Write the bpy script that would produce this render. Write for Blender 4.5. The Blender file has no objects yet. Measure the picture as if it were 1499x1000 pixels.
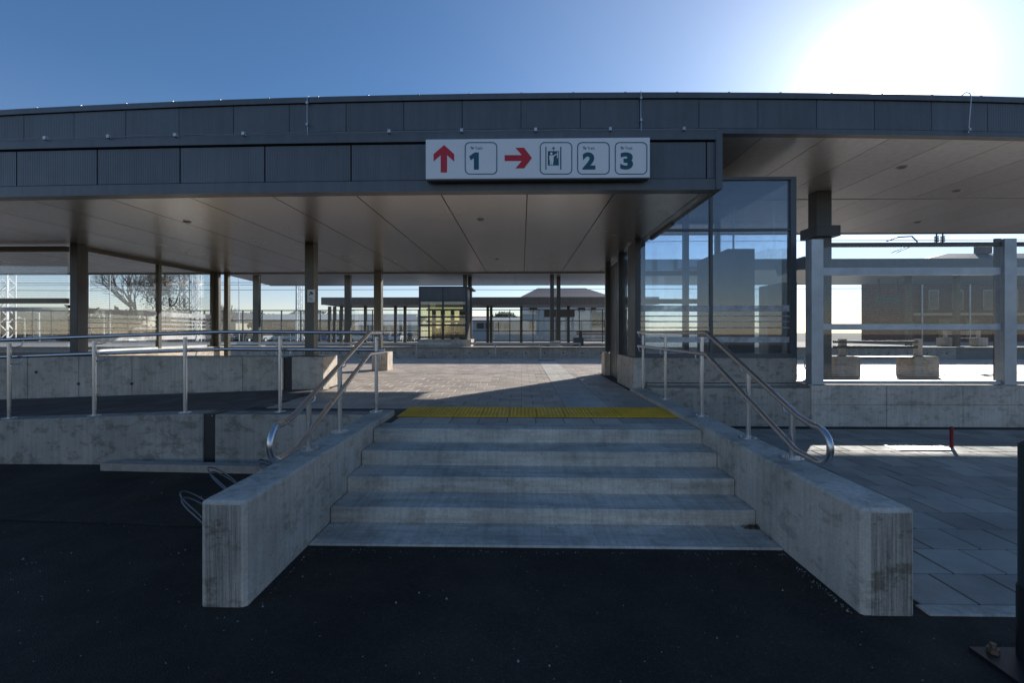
import bpy, bmesh, math, random
from mathutils import Vector, Matrix
random.seed(7)
R = math.radians
S = bpy.context.scene
COL = S.collection
# ------------------------------------------------------------------ camera
YAW = R(1.2); F = 660.0; CZ = 1.05; HZ = 486.0
cam = bpy.data.objects.new('camera', bpy.data.cameras.new('camera')); COL.objects.link(cam)
cam.location = (0, 0, CZ); cam.rotation_euler = (R(90), 0, YAW)
cam.data.sensor_width = 36; cam.data.lens = 36*F/1499; cam.data.shift_y = -(500-HZ)/1499
cam.data.clip_start = .05; cam.data.clip_end = 3000
S.camera = cam
# ------------------------------------------------------------------ light
SAZ, SEL = R(38.1), R(23.0)
SUNV = Vector((math.sin(SAZ)*math.cos(SEL), math.cos(SAZ)*math.cos(SEL), math.sin(SEL)))
W = bpy.data.worlds.new('World'); S.world = W; W.use_nodes = True
nt = W.node_tree; nt.nodes.clear()
out = nt.nodes.new('ShaderNodeOutputWorld'); bg = nt.nodes.new('ShaderNodeBackground')
sky = nt.nodes.new('ShaderNodeTexSky'); sky.sky_type = 'NISHITA'; sky.sun_disc = False
sky.sun_elevation = SEL; sky.sun_rotation = SAZ; sky.air_density = 1.0; sky.dust_density = 0.06; sky.ozone_density = 2.0
bg.inputs['Strength'].default_value = 0.10
tint = nt.nodes.new('ShaderNodeMix'); tint.data_type = 'RGBA'; tint.blend_type = 'MULTIPLY'; tint.inputs[0].default_value = 1; 
tz = nt.nodes.new('ShaderNodeTexCoord'); sz = nt.nodes.new('ShaderNodeSeparateXYZ'); nt.links.new(tz.outputs['Generated'], sz.inputs[0])
cr = nt.nodes.new('ShaderNodeValToRGB'); nt.links.new(sz.outputs[2], cr.inputs[0])   # paler towards the horizon, deeper blue above
cr.color_ramp.elements[0].position = .03; cr.color_ramp.elements[0].color = (1.12, 1.06, 1.22, 1)
cr.color_ramp.elements[1].position = .42; cr.color_ramp.elements[1].color = (.64, .88, 1.10, 1)
nt.links.new(cr.outputs[0], tint.inputs[7])
nt.links.new(sky.outputs[0], tint.inputs[6]); nt.links.new(tint.outputs[2], bg.inputs['Color'])
tc = nt.nodes.new('ShaderNodeTexCoord'); nm = nt.nodes.new('ShaderNodeVectorMath'); nm.operation = 'NORMALIZE'
dt = nt.nodes.new('ShaderNodeVectorMath'); dt.operation = 'DOT_PRODUCT'; dt.inputs[1].default_value = SUNV
nt.links.new(tc.outputs['Generated'], nm.inputs[0]); nt.links.new(nm.outputs[0], dt.inputs[0])
mx = nt.nodes.new('ShaderNodeMath'); mx.operation = 'MAXIMUM'; mx.inputs[1].default_value = 0; nt.links.new(dt.outputs['Value'], mx.inputs[0])
prev = bg.outputs[0]
for pw, st in ((8, .26), (55, .5), (500, 3.5), (40000, 260.0)):     # the aureole round the low sun, and the sun itself
    p = nt.nodes.new('ShaderNodeMath'); p.operation = 'POWER'; p.inputs[1].default_value = pw; nt.links.new(mx.outputs[0], p.inputs[0])
    m = nt.nodes.new('ShaderNodeMath'); m.operation = 'MULTIPLY'; m.inputs[1].default_value = st; nt.links.new(p.outputs[0], m.inputs[0])
    b = nt.nodes.new('ShaderNodeBackground'); b.inputs['Color'].default_value = (1, .98, .95, 1); nt.links.new(m.outputs[0], b.inputs['Strength'])
    a = nt.nodes.new('ShaderNodeAddShader'); nt.links.new(prev, a.inputs[0]); nt.links.new(b.outputs[0], a.inputs[1]); prev = a.outputs[0]
nt.links.new(prev, out.inputs[0])
sl = bpy.data.lights.new('sun', 'SUN'); sl.energy = 5.0; sl.angle = R(.53); sl.color = (1, .95, .88)
so = bpy.data.objects.new('sun', sl); COL.objects.link(so); so.rotation_euler = (-SUNV).to_track_quat('-Z', 'Y').to_euler()
S.view_settings.view_transform = 'Standard'; S.view_settings.look = 'None'; S.view_settings.exposure = 0.2; S.view_settings.gamma = 1
S.view_settings.use_curve_mapping = False
S.render.engine = 'CYCLES'; S.cycles.max_bounces = 8; S.cycles.transparent_max_bounces = 24; S.cycles.caustics_reflective = False; S.cycles.caustics_refractive = False
# ------------------------------------------------------------------ pixel of the photograph + depth Y -> world point
_r = (math.cos(YAW), math.sin(YAW)); _f = (-math.sin(YAW), math.cos(YAW))
def P(px, py, Y):
    u = (px-749.5)/F; v = (HZ-py)/F
    dx, dy = u*_r[0]+_f[0], u*_r[1]+_f[1]
    t = Y/dy
    return Vector((dx*t, Y, CZ+v*t))
def PX(px, Y): return P(px, HZ, Y).x
def PZ(px, py, Y): return P(px, py, Y).z
# ------------------------------------------------------------------ materials
def new_mat(name):
    m = bpy.data.materials.new(name); m.use_nodes = True; n = m.node_tree; n.nodes.clear()
    o = n.nodes.new('ShaderNodeOutputMaterial'); b = n.nodes.new('ShaderNodeBsdfPrincipled'); n.links.new(b.outputs[0], o.inputs[0])
    return m, n, b, o
def N(n, t, **k):
    x = n.nodes.new(t)
    for a, v in k.items():
        if a.startswith('i_'):
            key = a[2:]; key = int(key) if key.isdigit() else key.replace('_', ' ')
            x.inputs[key].default_value = v
        else: setattr(x, a, v)
    return x
def ramp(n, src, stops):
    r = n.nodes.new('ShaderNodeValToRGB'); n.links.new(src, r.inputs[0])
    e = r.color_ramp.elements
    while len(e) < len(stops): e.new(.5)
    for k, (p, c) in enumerate(stops): e[k].position = p; e[k].color = (c if len(c) == 4 else (*c, 1))
    return r.outputs[0]
def mixc(n, f, a, b, mode='MIX'):
    m = n.nodes.new('ShaderNodeMix'); m.data_type = 'RGBA'; m.blend_type = mode
    for sock, v in ((m.inputs[0], f), (m.inputs[6], a), (m.inputs[7], b)):
        if hasattr(v, 'links') or hasattr(v, 'is_linked'): n.links.new(v, sock)
        else: sock.default_value = v if not isinstance(v, tuple) or len(v) == 4 else (*v, 1)
    return m.outputs[2]
def coords(n, scale=(1, 1, 1), world=True):
    if world: s = N(n, 'ShaderNodeNewGeometry').outputs['Position']
    else: s = N(n, 'ShaderNodeTexCoord').outputs['Object']
    mp = N(n, 'ShaderNodeMapping'); mp.inputs['Scale'].default_value = scale; n.links.new(s, mp.inputs[0]); return mp.outputs[0]
def noise(n, scale, detail=6, rough=.6, vec=None, world=True, sc=(1, 1, 1)):
    x = N(n, 'ShaderNodeTexNoise'); x.inputs['Scale'].default_value = scale; x.inputs['Detail'].default_value = detail; x.inputs['Roughness'].default_value = rough
    n.links.new(vec or coords(n, sc, world), x.inputs['Vector']); return x.outputs['Fac']
def bump(n, b, h, st=.3, dist=.01):
    x = N(n, 'ShaderNodeBump'); x.inputs['Strength'].default_value = st; x.inputs['Distance'].default_value = dist
    n.links.new(h, x.inputs['Height']); n.links.new(x.outputs[0], b.inputs['Normal'])
def grey(v, t=(1, 1, 1)): return (v*t[0], v*t[1], v*t[2], 1)
def concrete(name, v=.32, tint=(1.13, 1, .84), stain=.5, streak=True, horiz=False, board=False):
    m, n, b, o = new_mat(name)
    big = noise(n, 1.6, 8, .65)
    base = ramp(n, big, [(.3, grey(v*.72, tint)), (.5, grey(v, tint)), (.72, grey(v*1.22, tint))])
    if streak:
        st = noise(n, 1.0, 5, .6, sc=(26, 26, .9))
        base = mixc(n, .3, base, ramp(n, st, [(.38, grey(.5)), (.58, grey(1.0))]), 'MULTIPLY')
    if horiz:
        base = mixc(n, .6, base, ramp(n, noise(n, 1.0, 6, .65, sc=(.9, 7, 11)), [(.36, grey(.55, (1.02, 1, .95))), (.56, grey(1))]), 'MULTIPLY')
        base = mixc(n, .35, base, ramp(n, noise(n, 1.0, 4, .6, sc=(30, 1, 1.2)), [(.36, grey(.6)), (.56, grey(1))]), 'MULTIPLY')
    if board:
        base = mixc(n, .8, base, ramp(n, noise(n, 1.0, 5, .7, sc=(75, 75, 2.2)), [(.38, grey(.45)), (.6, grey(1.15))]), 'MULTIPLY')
    bl = noise(n, 5.5, 4, .7, sc=(1, 1, 1.6))
    base = mixc(n, stain, base, ramp(n, bl, [(.38, grey(.5, (1, .93, .82))), (.48, grey(1))]), 'MULTIPLY')
    vo = N(n, 'ShaderNodeTexVoronoi'); vo.inputs['Scale'].default_value = 17; n.links.new(coords(n), vo.inputs['Vector'])
    holes = ramp(n, vo.outputs['Distance'], [(.035, grey(.35)), (.075, grey(1))])
    base = mixc(n, .8, base, holes, 'MULTIPLY')
    fine = noise(n, 60, 6, .75)
    base = mixc(n, .5, base, ramp(n, fine, [(.3, grey(.6)), (.7, grey(1.3))]), 'MULTIPLY')
    n.links.new(base, b.inputs['Base Color']); b.inputs['Roughness'].default_value = .86
    h = mixc(n, .5, noise(n, 45, 6, .7), holes)
    bump(n, b, h, .6, .008)
    return m
def tilemat(name, v, tint=(1, 1, 1), var=.25, rough=.75, bumpst=.25):
    m, n, b, o = new_mat(name)
    g = N(n, 'ShaderNodeNewGeometry'); oi = N(n, 'ShaderNodeObjectInfo')
    ad = N(n, 'ShaderNodeMath', operation='ADD'); n.links.new(g.outputs['Random Per Island'], ad.inputs[0]); n.links.new(oi.outputs['Random'], ad.inputs[1])
    fr = N(n, 'ShaderNodeMath', operation='FRACT'); n.links.new(ad.outputs[0], fr.inputs[0])
    base = ramp(n, fr.outputs[0], [(0, grey(v*(1-var), tint)), (.6, grey(v, tint)), (1, grey(v*(1+var), tint))])
    base = mixc(n, .6, base, ramp(n, noise(n, 2.2, 7, .65), [(.35, grey(.68)), (.62, grey(1.1))]), 'MULTIPLY')
    base = mixc(n, .5, base, ramp(n, noise(n, 160, 3, .7), [(.3, grey(.7)), (.7, grey(1.2))]), 'MULTIPLY')
    n.links.new(base, b.inputs['Base Color'])
    n.links.new(ramp(n, noise(n, 3, 5), [(.3, grey(rough-.12)), (.7, grey(rough+.1))]), b.inputs['Roughness'])
    bump(n, b, noise(n, 90, 5, .7), bumpst, .004)
    return m
def metal(name, col, metallic=.0, rough=.4, ribs=None, ribst=.5, dirt=.25, spec=.5, aniso=0, rv=1):
    m, n, b, o = new_mat(name)
    oi = N(n, 'ShaderNodeObjectInfo'); pc = ramp(n, oi.outputs['Random'], [(0, (*[c*.90 for c in col], 1)), (1, (*[c*1.08 for c in col], 1))])
    if not metallic > .7: pc = mixc(n, .3, pc, ramp(n, noise(n, 1, 5, .6, sc=(9, 9, .7)), [(.38, grey(.6)), (.6, grey(1.05))]), 'MULTIPLY')
    base = mixc(n, dirt, pc, ramp(n, noise(n, 3.1, 7, .7), [(.3, grey(.6)), (.65, grey(1.1))]), 'MULTIPLY')
    n.links.new(base, b.inputs['Base Color']); b.inputs['Metallic'].default_value = metallic
    n.links.new(ramp(n, noise(n, 1.7, 6), [(.3, grey(max(rough-.06*rv, .02))), (.7, grey(rough+.08*rv))]), b.inputs['Roughness'])
    b.inputs['Specular IOR Level'].default_value = spec
    if ribs:
        w = N(n, 'ShaderNodeTexWave'); w.wave_type = 'BANDS'; w.bands_direction = 'X'; w.wave_profile = 'SIN'; w.inputs['Scale'].default_value = .3142*1/ribs
        n.links.new(coords(n), w.inputs['Vector'])
        bump(n, b, w.outputs['Fac'], ribst, .006)
    elif aniso:
        bump(n, b, noise(n, 1, 3, .6, sc=(200, 6, 200)), .06, .002)
    return m
def glass(name, tint=(.9, .95, .95), refl=1.0, lines=False, haze=.0, hazecol=(.6, .65, .68)):
    m = bpy.data.materials.new(name); m.use_nodes = True; n = m.node_tree; n.nodes.clear()
    o = n.nodes.new('ShaderNodeOutputMaterial')
    tr = N(n, 'ShaderNodeBsdfTransparent'); tr.inputs[0].default_value = (*tint, 1)
    gl = N(n, 'ShaderNodeBsdfGlossy'); gl.inputs['Roughness'].default_value = .015; gl.inputs[0].default_value = (.95, .97, 1, 1)
    fr = N(n, 'ShaderNodeFresnel')
    bf = N(n, 'ShaderNodeNewGeometry'); io = N(n, 'ShaderNodeMapRange'); io.inputs[3].default_value = 1.5; io.inputs[4].default_value = 1/1.5
    n.links.new(bf.outputs['Backfacing'], io.inputs[0]); n.links.new(io.outputs[0], fr.inputs[0])
    mu = N(n, 'ShaderNodeMath', operation='MULTIPLY'); mu.inputs[1].default_value = refl; n.links.new(fr.outputs[0], mu.inputs[0])
    mx = N(n, 'ShaderNodeMixShader'); n.links.new(mu.outputs[0], mx.inputs[0]); n.links.new(tr.outputs[0], mx.inputs[1]); n.links.new(gl.outputs[0], mx.inputs[2])
    last = mx.outputs[0]
    df = N(n, 'ShaderNodeBsdfDiffuse'); df.inputs[0].default_value = (*hazecol, 1); tl = N(n, 'ShaderNodeBsdfTranslucent'); tl.inputs[0].default_value = (*hazecol, 1)
    dd = N(n, 'ShaderNodeMixShader'); dd.inputs[0].default_value = .45; n.links.new(df.outputs[0], dd.inputs[1]); n.links.new(tl.outputs[0], dd.inputs[2])
    fac = ramp(n, noise(n, 2.5, 6, .7), [(.4, grey(haze*.4)), (.75, grey(haze*1.8))])
    if lines:
        sp = N(n, 'ShaderNodeSeparateXYZ'); n.links.new(coords(n), sp.inputs[0])
        a = N(n, 'ShaderNodeMath', operation='MULTIPLY'); a.inputs[1].default_value = 1/.036; n.links.new(sp.outputs[2], a.inputs[0])
        f_ = N(n, 'ShaderNodeMath', operation='FRACT'); n.links.new(a.outputs[0], f_.inputs[0])
        c = N(n, 'ShaderNodeMath', operation='LESS_THAN'); c.inputs[1].default_value = .17; n.links.new(f_.outputs[0], c.inputs[0])
        c2 = N(n, 'ShaderNodeMath', operation='MULTIPLY'); c2.inputs[1].default_value = .22; n.links.new(c.outputs[0], c2.inputs[0])
        c3 = N(n, 'ShaderNodeMath', operation='MAXIMUM'); n.links.new(c2.outputs[0], c3.inputs[0]); n.links.new(fac, c3.inputs[1]); fac = c3.outputs[0]
    m2 = N(n, 'ShaderNodeMixShader'); n.links.new(fac, m2.inputs[0]); n.links.new(last, m2.inputs[1]); n.links.new(dd.outputs[0], m2.inputs[2])
    n.links.new(m2.outputs[0], o.inputs[0]); return m
def plain(name, col, rough=.6, metallic=0, emit=0, var=.15, scale=6):
    m, n, b, o = new_mat(name)
    n.links.new(mixc(n, var, (*col, 1), ramp(n, noise(n, scale, 5, .7), [(.3, grey(.5)), (.7, grey(1.3))]), 'MULTIPLY'), b.inputs['Base Color'])
    b.inputs['Roughness'].default_value = rough; b.inputs['Metallic'].default_value = metallic
    return m
M = {}
M['conc'] = concrete('cast_concrete', .54)
M['conc_rough'] = concrete('weathered_concrete', .38, stain=.7)
M['step'] = concrete('step_concrete', .60, streak=False, stain=.35, horiz=True)
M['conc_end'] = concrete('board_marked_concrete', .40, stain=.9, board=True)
M['conc_far'] = plain('far_concrete', (.25, .25, .25), .85)
M['slab'] = tilemat('grey_paving_slab', .36, (1.14, 1, .84), .2)
M['paver'] = tilemat('platform_paver', .47, (1.16, 1, .86), .16, .6)
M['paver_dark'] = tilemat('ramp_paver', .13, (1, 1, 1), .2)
M['tact'] = tilemat('light_tactile_paver', .68, (1.05, 1, .92), .06)
M['yellow'] = tilemat('yellow_tactile', .46, (2.0, 1.16, .07), .08, .6)
M['joint'] = plain('joint_sand', (.10, .095, .085), .95, var=.5, scale=30)
M['fascia'] = metal('fascia_sheet', (.118, .132, .142), .0, .42, ribs=.03, ribst=.45)
M['trim'] = metal('fascia_trim', (.118, .130, .140), .0, .38)
M['ceil'] = metal('ceiling_sheet', (.40, .38, .35), .85, .26, dirt=.05, rv=.2)
M['ceil2'] = metal('upper_ceiling_sheet', (.46, .455, .445), .6, .33, dirt=.04, rv=.2)
M['dark'] = metal('dark_steel', (.075, .078, .082), .2, .4)
M['column'] = metal('column_steel', (.105, .098, .08), .3, .38)
M['shelter'] = metal('flare_paled_metal', (.30, .32, .36), .0, .45)  # dark fascia made paler, veil of lens flare put into its colour
M['galv'] = metal('galvanised_steel', (.52, .55, .57), .8, .48, dirt=.5)
M['inox'] = metal('brushed_stainless_steel', (.55, .56, .58), 1.0, .3, aniso=1, dirt=.1)
M['wire'] = metal('dull_wire', (.22, .23, .24), .7, .5)
M['seal'] = plain('black_joint_sheet', (.018, .018, .02), .45)
M['glass'] = glass('clear_glass', (.93, .96, .96), 1.3, haze=.02)
M['glass_line'] = glass('ruled_glass', (.95, .97, .97), 1.0, lines=True, haze=.015, hazecol=(.4, .4, .4))
M['glass_lift'] = glass('lift_glass', (.82, .88, .92), 2.4, haze=.04)
M['glass_amber'] = glass('amber_lift_glass', (.90, .88, .74), 1.5, haze=.04)
M['frost'] = glass('frosted_stripe', (.95, .95, .95), .3, haze=.85, hazecol=(.88, .89, .9))
M['white'] = plain('sign_white', (.88, .88, .87), .4, var=.05)
M['red'] = plain('sign_red', (.62, .012, .03), .45, var=.05)
M['teal'] = plain('sign_teal', (.006, .10, .13), .45, var=.05)
M['wood'] = plain('raw_timber', (.40, .33, .27), .85, var=.5, scale=14)
M['bench_wood'] = plain('bench_timber', (.16, .075, .04), .6, var=.4, scale=9)
M['redpost'] = plain('red_paint', (.20, .012, .02), .6)
M['ballast'] = plain('track_ballast', (.20, .18, .16), .95, var=.8, scale=25)
M['rail_rust'] = plain('rail_steel', (.20, .13, .09), .5, .5)
M['trunk'] = plain('bark', (.10, .085, .07), .9, var=.5)
M['leaf_brown'] = plain('dry_leaves', (.13, .085, .04), .8, var=.6, scale=1)
M['leaf_green'] = plain('evergreen_leaves', (.024, .036, .014), .95, var=.6, scale=1)
M['leaf_green'].node_tree.nodes['Principled BSDF'].inputs['Specular IOR Level'].default_value = .1
M['leaf_olive'] = plain('olive_leaves', (.085, .09, .035), .7, var=.6, scale=1)
M['pole'] = metal('dark_green_pole', (.035, .05, .055), .1, .4)
M['rooftile'] = plain('dark_roof_tile', (.07, .065, .07), .7, var=.4, scale=3)
M['redtile'] = plain('red_roof_tile', (.26, .10, .06), .8, var=.4, scale=3)
M['greyroof'] = plain('pale_roof', (.42, .42, .42), .7, var=.25, scale=1)
M['render'] = plain('pale_render', (.56, .55, .52), .85, var=.15, scale=1)
M['cream'] = plain('cream_render', (.50, .43, .32), .85, var=.2, scale=1)
M['brick'] = plain('brown_render', (.12, .065, .055), .9, var=.35, scale=2)
M['window'] = plain('dark_pane', (.03, .035, .04), .12)
M['rubber'] = plain('tyre_rubber', (.02, .02, .02), .8)
# asphalt
m, n, b, o = new_mat('asphalt'); M['asphalt'] = m
vo = N(n, 'ShaderNodeTexVoronoi'); vo.inputs['Scale'].default_value = 150; n.links.new(coords(n), vo.inputs['Vector'])
sp = N(n, 'ShaderNodeTexVoronoi'); sp.inputs['Scale'].default_value = 16; n.links.new(coords(n), sp.inputs['Vector'])
base = ramp(n, noise(n, .8, 8, .6), [(.3, grey(.017, (1.22, 1, .78))), (.7, grey(.048, (1.22, 1, .78)))])
base = mixc(n, .75, base, ramp(n, vo.outputs['Color'], [(.2, grey(.45)), (.75, grey(1.0)), (.97, grey(2.4))]), 'MULTIPLY')
base = mixc(n, ramp(n, sp.outputs['Distance'], [(.0, grey(.5)), (.06, grey(0))]), base, (.12, .11, .10, 1))
n.links.new(base, b.inputs['Base Color'])
n.links.new(ramp(n, noise(n, 2.0, 5), [(.35, grey(.62)), (.65, grey(.85))]), b.inputs['Roughness'])
bump(n, b, vo.outputs['Distance'], 1.0, .006); b.inputs['Specular IOR Level'].default_value = .3
# ------------------------------------------------------------------ objects
def tag(o, label=None, cat=None, group=None, kind=None):
    if label: o['label'] = label
    if cat: o['category'] = cat
    if group: o['group'] = group
    if kind: o['kind'] = kind
    return o
def empty(name, label, cat, loc=(0, 0, 0), group=None, rz=0):
    o = bpy.data.objects.new(name, None); COL.objects.link(o); o.location = loc; o.rotation_euler.z = rz; o.empty_display_size = .2
    bpy.context.view_layer.update() if False else None
    return tag(o, label, cat, group)
def sweep_box(x0, x1, y0, y1, z0, z1, axis='x', ch=.010, seg=.035, jit=.0016, chip=.03):
    m_ = MB(); a0, a1 = (x0, x1) if axis == 'x' else (y0, y1); b0, b1 = (y0, y1) if axis == 'x' else (x0, x1)
    n_ = max(2, int((a1-a0)/seg)); prof = [(b0, z0), (b1, z0), (b1, z1-ch), (b1-ch, z1), (b0+ch, z1), (b0, z1-ch)]
    for i in range(n_+1):
        t = a0+ch+(a1-a0-2*ch)*i/n_
        for j, (b, z) in enumerate(prof):
            if j > 1:
                k = jit if random.random() > chip else jit*4
                d = abs(random.gauss(0, k)); s_ = 1 if j in (4, 5) else -1
                if j in (2, 5): b_ = b; z_ = z-random.gauss(0, k)*1.0
                else: b_ = b+s_*random.gauss(0, k); z_ = z
            else: b_, z_ = b, z
            m_.v.append((t, b_, z_) if axis == 'x' else (b_, t, z_))
    for i in range(n_):
        for j in range(6): m_.f.append((i*6+j, i*6+(j+1) % 6, (i+1)*6+(j+1) % 6, (i+1)*6+j))
    for i, e_ in ((0, a0), (n_, a1)):      # chamfered ends
        base = i*6; k = len(m_.v)
        pr = [(b0+ch, z0), (b1-ch, z0), (b1-ch, z1-ch), (b1-ch-.001, z1-ch), (b0+ch+.001, z1-ch), (b0+ch, z1-ch)]
        for b, z in pr: m_.v.append((e_, b, z) if axis == 'x' else (b, e_, z))
        for j in range(6): m_.f.append((base+j, base+(j+1) % 6, k+(j+1) % 6, k+j))
        m_.f.append(tuple(k+j for j in range(6)))
    return m_
class MB:
    def __init__(s): s.v = []; s.f = []
    def add(s, vs, fs):
        k = len(s.v); s.v += [tuple(x) for x in vs]; s.f += [tuple(i+k for i in f) for f in fs]; return s
    def box(s, x0, x1, y0, y1, z0, z1):
        return s.add([(x0,y0,z0),(x1,y0,z0),(x1,y1,z0),(x0,y1,z0),(x0,y0,z1),(x1,y0,z1),(x1,y1,z1),(x0,y1,z1)],
                     [(3,2,1,0),(4,5,6,7),(0,1,5,4),(1,2,6,5),(2,3,7,6),(3,0,4,7)])
    def hexa(s, v): return s.add(v, [(3,2,1,0),(4,5,6,7),(0,1,5,4),(1,2,6,5),(2,3,7,6),(3,0,4,7)])
    def prism(s, poly, h0, h1, axis='z'):
        n = len(poly)
        def c(p, h): return {'z': (p[0], p[1], h), 'y': (p[0], h, p[1]), 'x': (h, p[0], p[1])}[axis]
        return s.add([c(p, h0) for p in poly]+[c(p, h1) for p in poly], [tuple(range(n))[::-1], tuple(range(n, 2*n))]+[(i, (i+1) % n, (i+1) % n+n, i+n) for i in range(n)])
    def tube(s, pts, r, k=8, cap=True, r2=None):
        pts = [Vector(p) for p in pts]; n = len(pts); base = len(s.v); up = None; rings = []
        for i, p in enumerate(pts):
            d = ((pts[min(i+1, n-1)]-p).normalized()+(p-pts[max(i-1, 0)]).normalized())
            d = d.normalized() if d.length > 1e-6 else Vector((0, 0, 1))
            if up is None:
                up = Vector((0, 0, 1)) if abs(d.z) < .9 else Vector((1, 0, 0))
            a = d.cross(up).normalized(); bb = a.cross(d).normalized(); up = bb
            rr = r if r2 is None else r+(r2-r)*i/(n-1)
            sc = 1.0
            if 0 < i < n-1:
                cs = (pts[i+1]-p).normalized().dot((p-pts[i-1]).normalized()); sc = 1/max(.5, math.sqrt((1+cs)/2))
            rings.append([p+(a*math.cos(2*math.pi*j/k)+bb*math.sin(2*math.pi*j/k))*rr for j in range(k)])
        vs = [v for q in rings for v in q]; fs = []
        for i in range(n-1):
            for j in range(k): fs.append((i*k+j, i*k+(j+1) % k, (i+1)*k+(j+1) % k, (i+1)*k+j))
        if cap: fs += [tuple(range(k))[::-1], tuple((n-1)*k+j for j in range(k))]
        return s.add(vs, fs)
    def cyl(s, x, y, z0, z1, r, k=16, r2=None): return s.tube([(x, y, z0), (x, y, z1)], r, k, r2=r2)
    def bar(s, a, b, w, h=None):
        a, b = Vector(a), Vector(b); h = h or w; d = (b-a).normalized(); up = Vector((0, 0, 1)) if abs(d.z) < .95 else Vector((1, 0, 0))
        x = d.cross(up).normalized()*w/2; y = x.cross(d).normalized()*h/2
        return s.hexa([a-x-y, a+x-y, b+x-y, b-x-y, a-x+y, a+x+y, b+x+y, b-x+y])
    def mesh(s, name, mat, smooth=False, bevel=0):
        me = bpy.data.meshes.new(name); me.from_pydata(s.v, [], s.f)
        b = bmesh.new(); b.from_mesh(me)
        if bevel: bmesh.ops.bevel(b, geom=b.edges[:], offset=bevel, segments=1, affect='EDGES')
        bmesh.ops.recalc_face_normals(b, faces=b.faces[:]); b.to_mesh(me); b.free()
        me.materials.append(mat)
        if smooth:
            for p in me.polygons: p.use_smooth = True
            try: me.set_sharp_from_angle(angle=R(40))
            except Exception: pass
        return me
    def build(s, name, mat, parent=None, smooth=False, bevel=0, loc=None, **t):
        o = bpy.data.objects.new(name, s.mesh(name, mat, smooth, bevel)); COL.objects.link(o)
        if loc: o.location = loc
        if parent:
            o.parent = parent
            if loc is None: o.location = -parent_world(parent)
        return tag(o, **t) if t else o
def parent_world(p):
    v = Vector(p.location)
    while p.parent: p = p.parent; v += p.location
    return v
def inst(name, me, loc, parent=None, rot=(0, 0, 0), scale=None, **t):
    o = bpy.data.objects.new(name, me); COL.objects.link(o)
    if parent: o.parent = parent; o.location = Vector(loc)-parent_world(parent)
    else: o.location = loc
    o.rotation_euler = rot
    if scale: o.scale = scale
    return tag(o, **t) if t else o
def kids(o): return [c for c in bpy.data.objects if c.parent == o]
def copy_tree(o, parent=None, ch=None):
    c = o.copy(); COL.objects.link(c)
    if parent: c.parent = parent
    for k in kids(o): copy_tree(k, c)
    return c
# ================================================================== GROUND
MB().box(-600, 600, -300, 900, -2, -.80).build('ground', plain('earth', (.16, .14, .10), .95, var=.5, scale=.3), kind='structure')
MB().box(-60, 60, -40, 7.75, -.79, -.56).build('forecourt_asphalt', M['asphalt'], kind='structure')
M['asphalt_old'] = M['asphalt'].copy(); M['asphalt_old'].name = 'old_asphalt'
for e_ in [x for x in M['asphalt_old'].node_tree.nodes if x.type == 'VALTORGB'][0].color_ramp.elements: e_.color = (*[c*1.35 for c in e_.color[:3]], 1)
_e = [(-1.9-k*.25, 3.62+.014*k*.9+random.gauss(0, .008), -.5562) for k in range(60)]
MB().add(_e+[(-16.65, 5.36, -.5562), (-1.9, 5.36, -.5562)], [tuple(range(62))]).build('asphalt_strip', M['asphalt_old'], kind='structure')
# scattered grit on the asphalt
g = MB()
for i in range(1500):
    x = random.uniform(-4.5, 4.2); y = random.uniform(1.5, 5.2)
    if i % 5 == 0: y = 3.34-abs(random.gauss(0, .04)); x = random.uniform(-1.6, 1.93)
    elif i % 5 == 1: x = random.choice((1.92-abs(random.gauss(0, .03)), -1.59+abs(random.gauss(0, .03)))); y = random.uniform(2.6, 3.36)
    if (-1.9 < x < 2.3 and y > 3.3) or (2.2 < x and y > 2.5) or (-1.9 < x < -1.55 and y > 2.5) or (1.9 < x and y > 2.5): continue
    s_ = random.uniform(.0018, .005)*(1 if random.random() < .9 else 2.0); a = random.random()*3
    g.add([(x+s_*math.cos(a+q), y+s_*math.sin(a+q), -.5575) for q in (0, 2.1, 4.2)]+[(x, y, -.556+s_*1.1)], [(0, 1, 3), (1, 2, 3), (2, 0, 3), (2, 1, 0)])
tag(g.build('grit', plain('pale_grit', (.30, .28, .25), .9)), 'loose pale grit scattered over the dark asphalt', 'grit', kind='stuff')
# ---- side pavement right of the stairs
PITCH = .345; ROW = .345
pv = MB().box(2.25, 40, 2.70, 7.80, -.60, -.567).build('side_pavement', M['joint'], kind='structure')
me_slab = MB().box(-.167, .167, -.167, .167, -.02, 0).mesh('paving_slab', M['slab'], bevel=.004)
me_half = MB().box(-.08, .167, -.167, .167, -.02, 0).mesh('cut_slab', M['slab'], bevel=.004)
cand = []; rest = MB()
drain = (PX(1290, 6.5), PX(1372, 6.5))
for r_ in range(15):
    y = 2.70+.172+r_*ROW
    if y > 7.7: break
    off = (r_ % 2)*PITCH*.5
    for c in range(110):
        x = 2.52+c*PITCH+off-.0
        if abs(y-6.4) < .2 and drain[0]+.1 < x < drain[1]-.1: continue
        cand.append((x*x*.35+y*y, x, y, c == 0 and off > 0))
cand.sort()
for k, (d, x, y, h) in enumerate(cand):
    dz = random.uniform(-.0015, .0015)
    if k < 290: inst('paving_slab', me_slab, (x, y, -.551+dz), pv, (random.gauss(0, .002), random.gauss(0, .002), random.gauss(0, .003)))
    else: rest.box(x-.167, x+.167, y-.167, y+.167, -.57, -.551+dz)
    if h: inst('cut_slab', me_half, (x-PITCH, y, -.551+dz), pv)
rest.build('far_slabs', M['slab'], pv, kind='stuff')
kb = empty('kerb', 'flush pale concrete kerb between asphalt and grey paving slabs', 'kerb', (5, 2.64, -.56))
for i in range(14): MB().box(2.31+i*1.0, 2.31+i*1.0+.992, 2.60, 2.697, -.66, -.549).build('kerb_stone', M['conc'], kb, bevel=.006)
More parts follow.
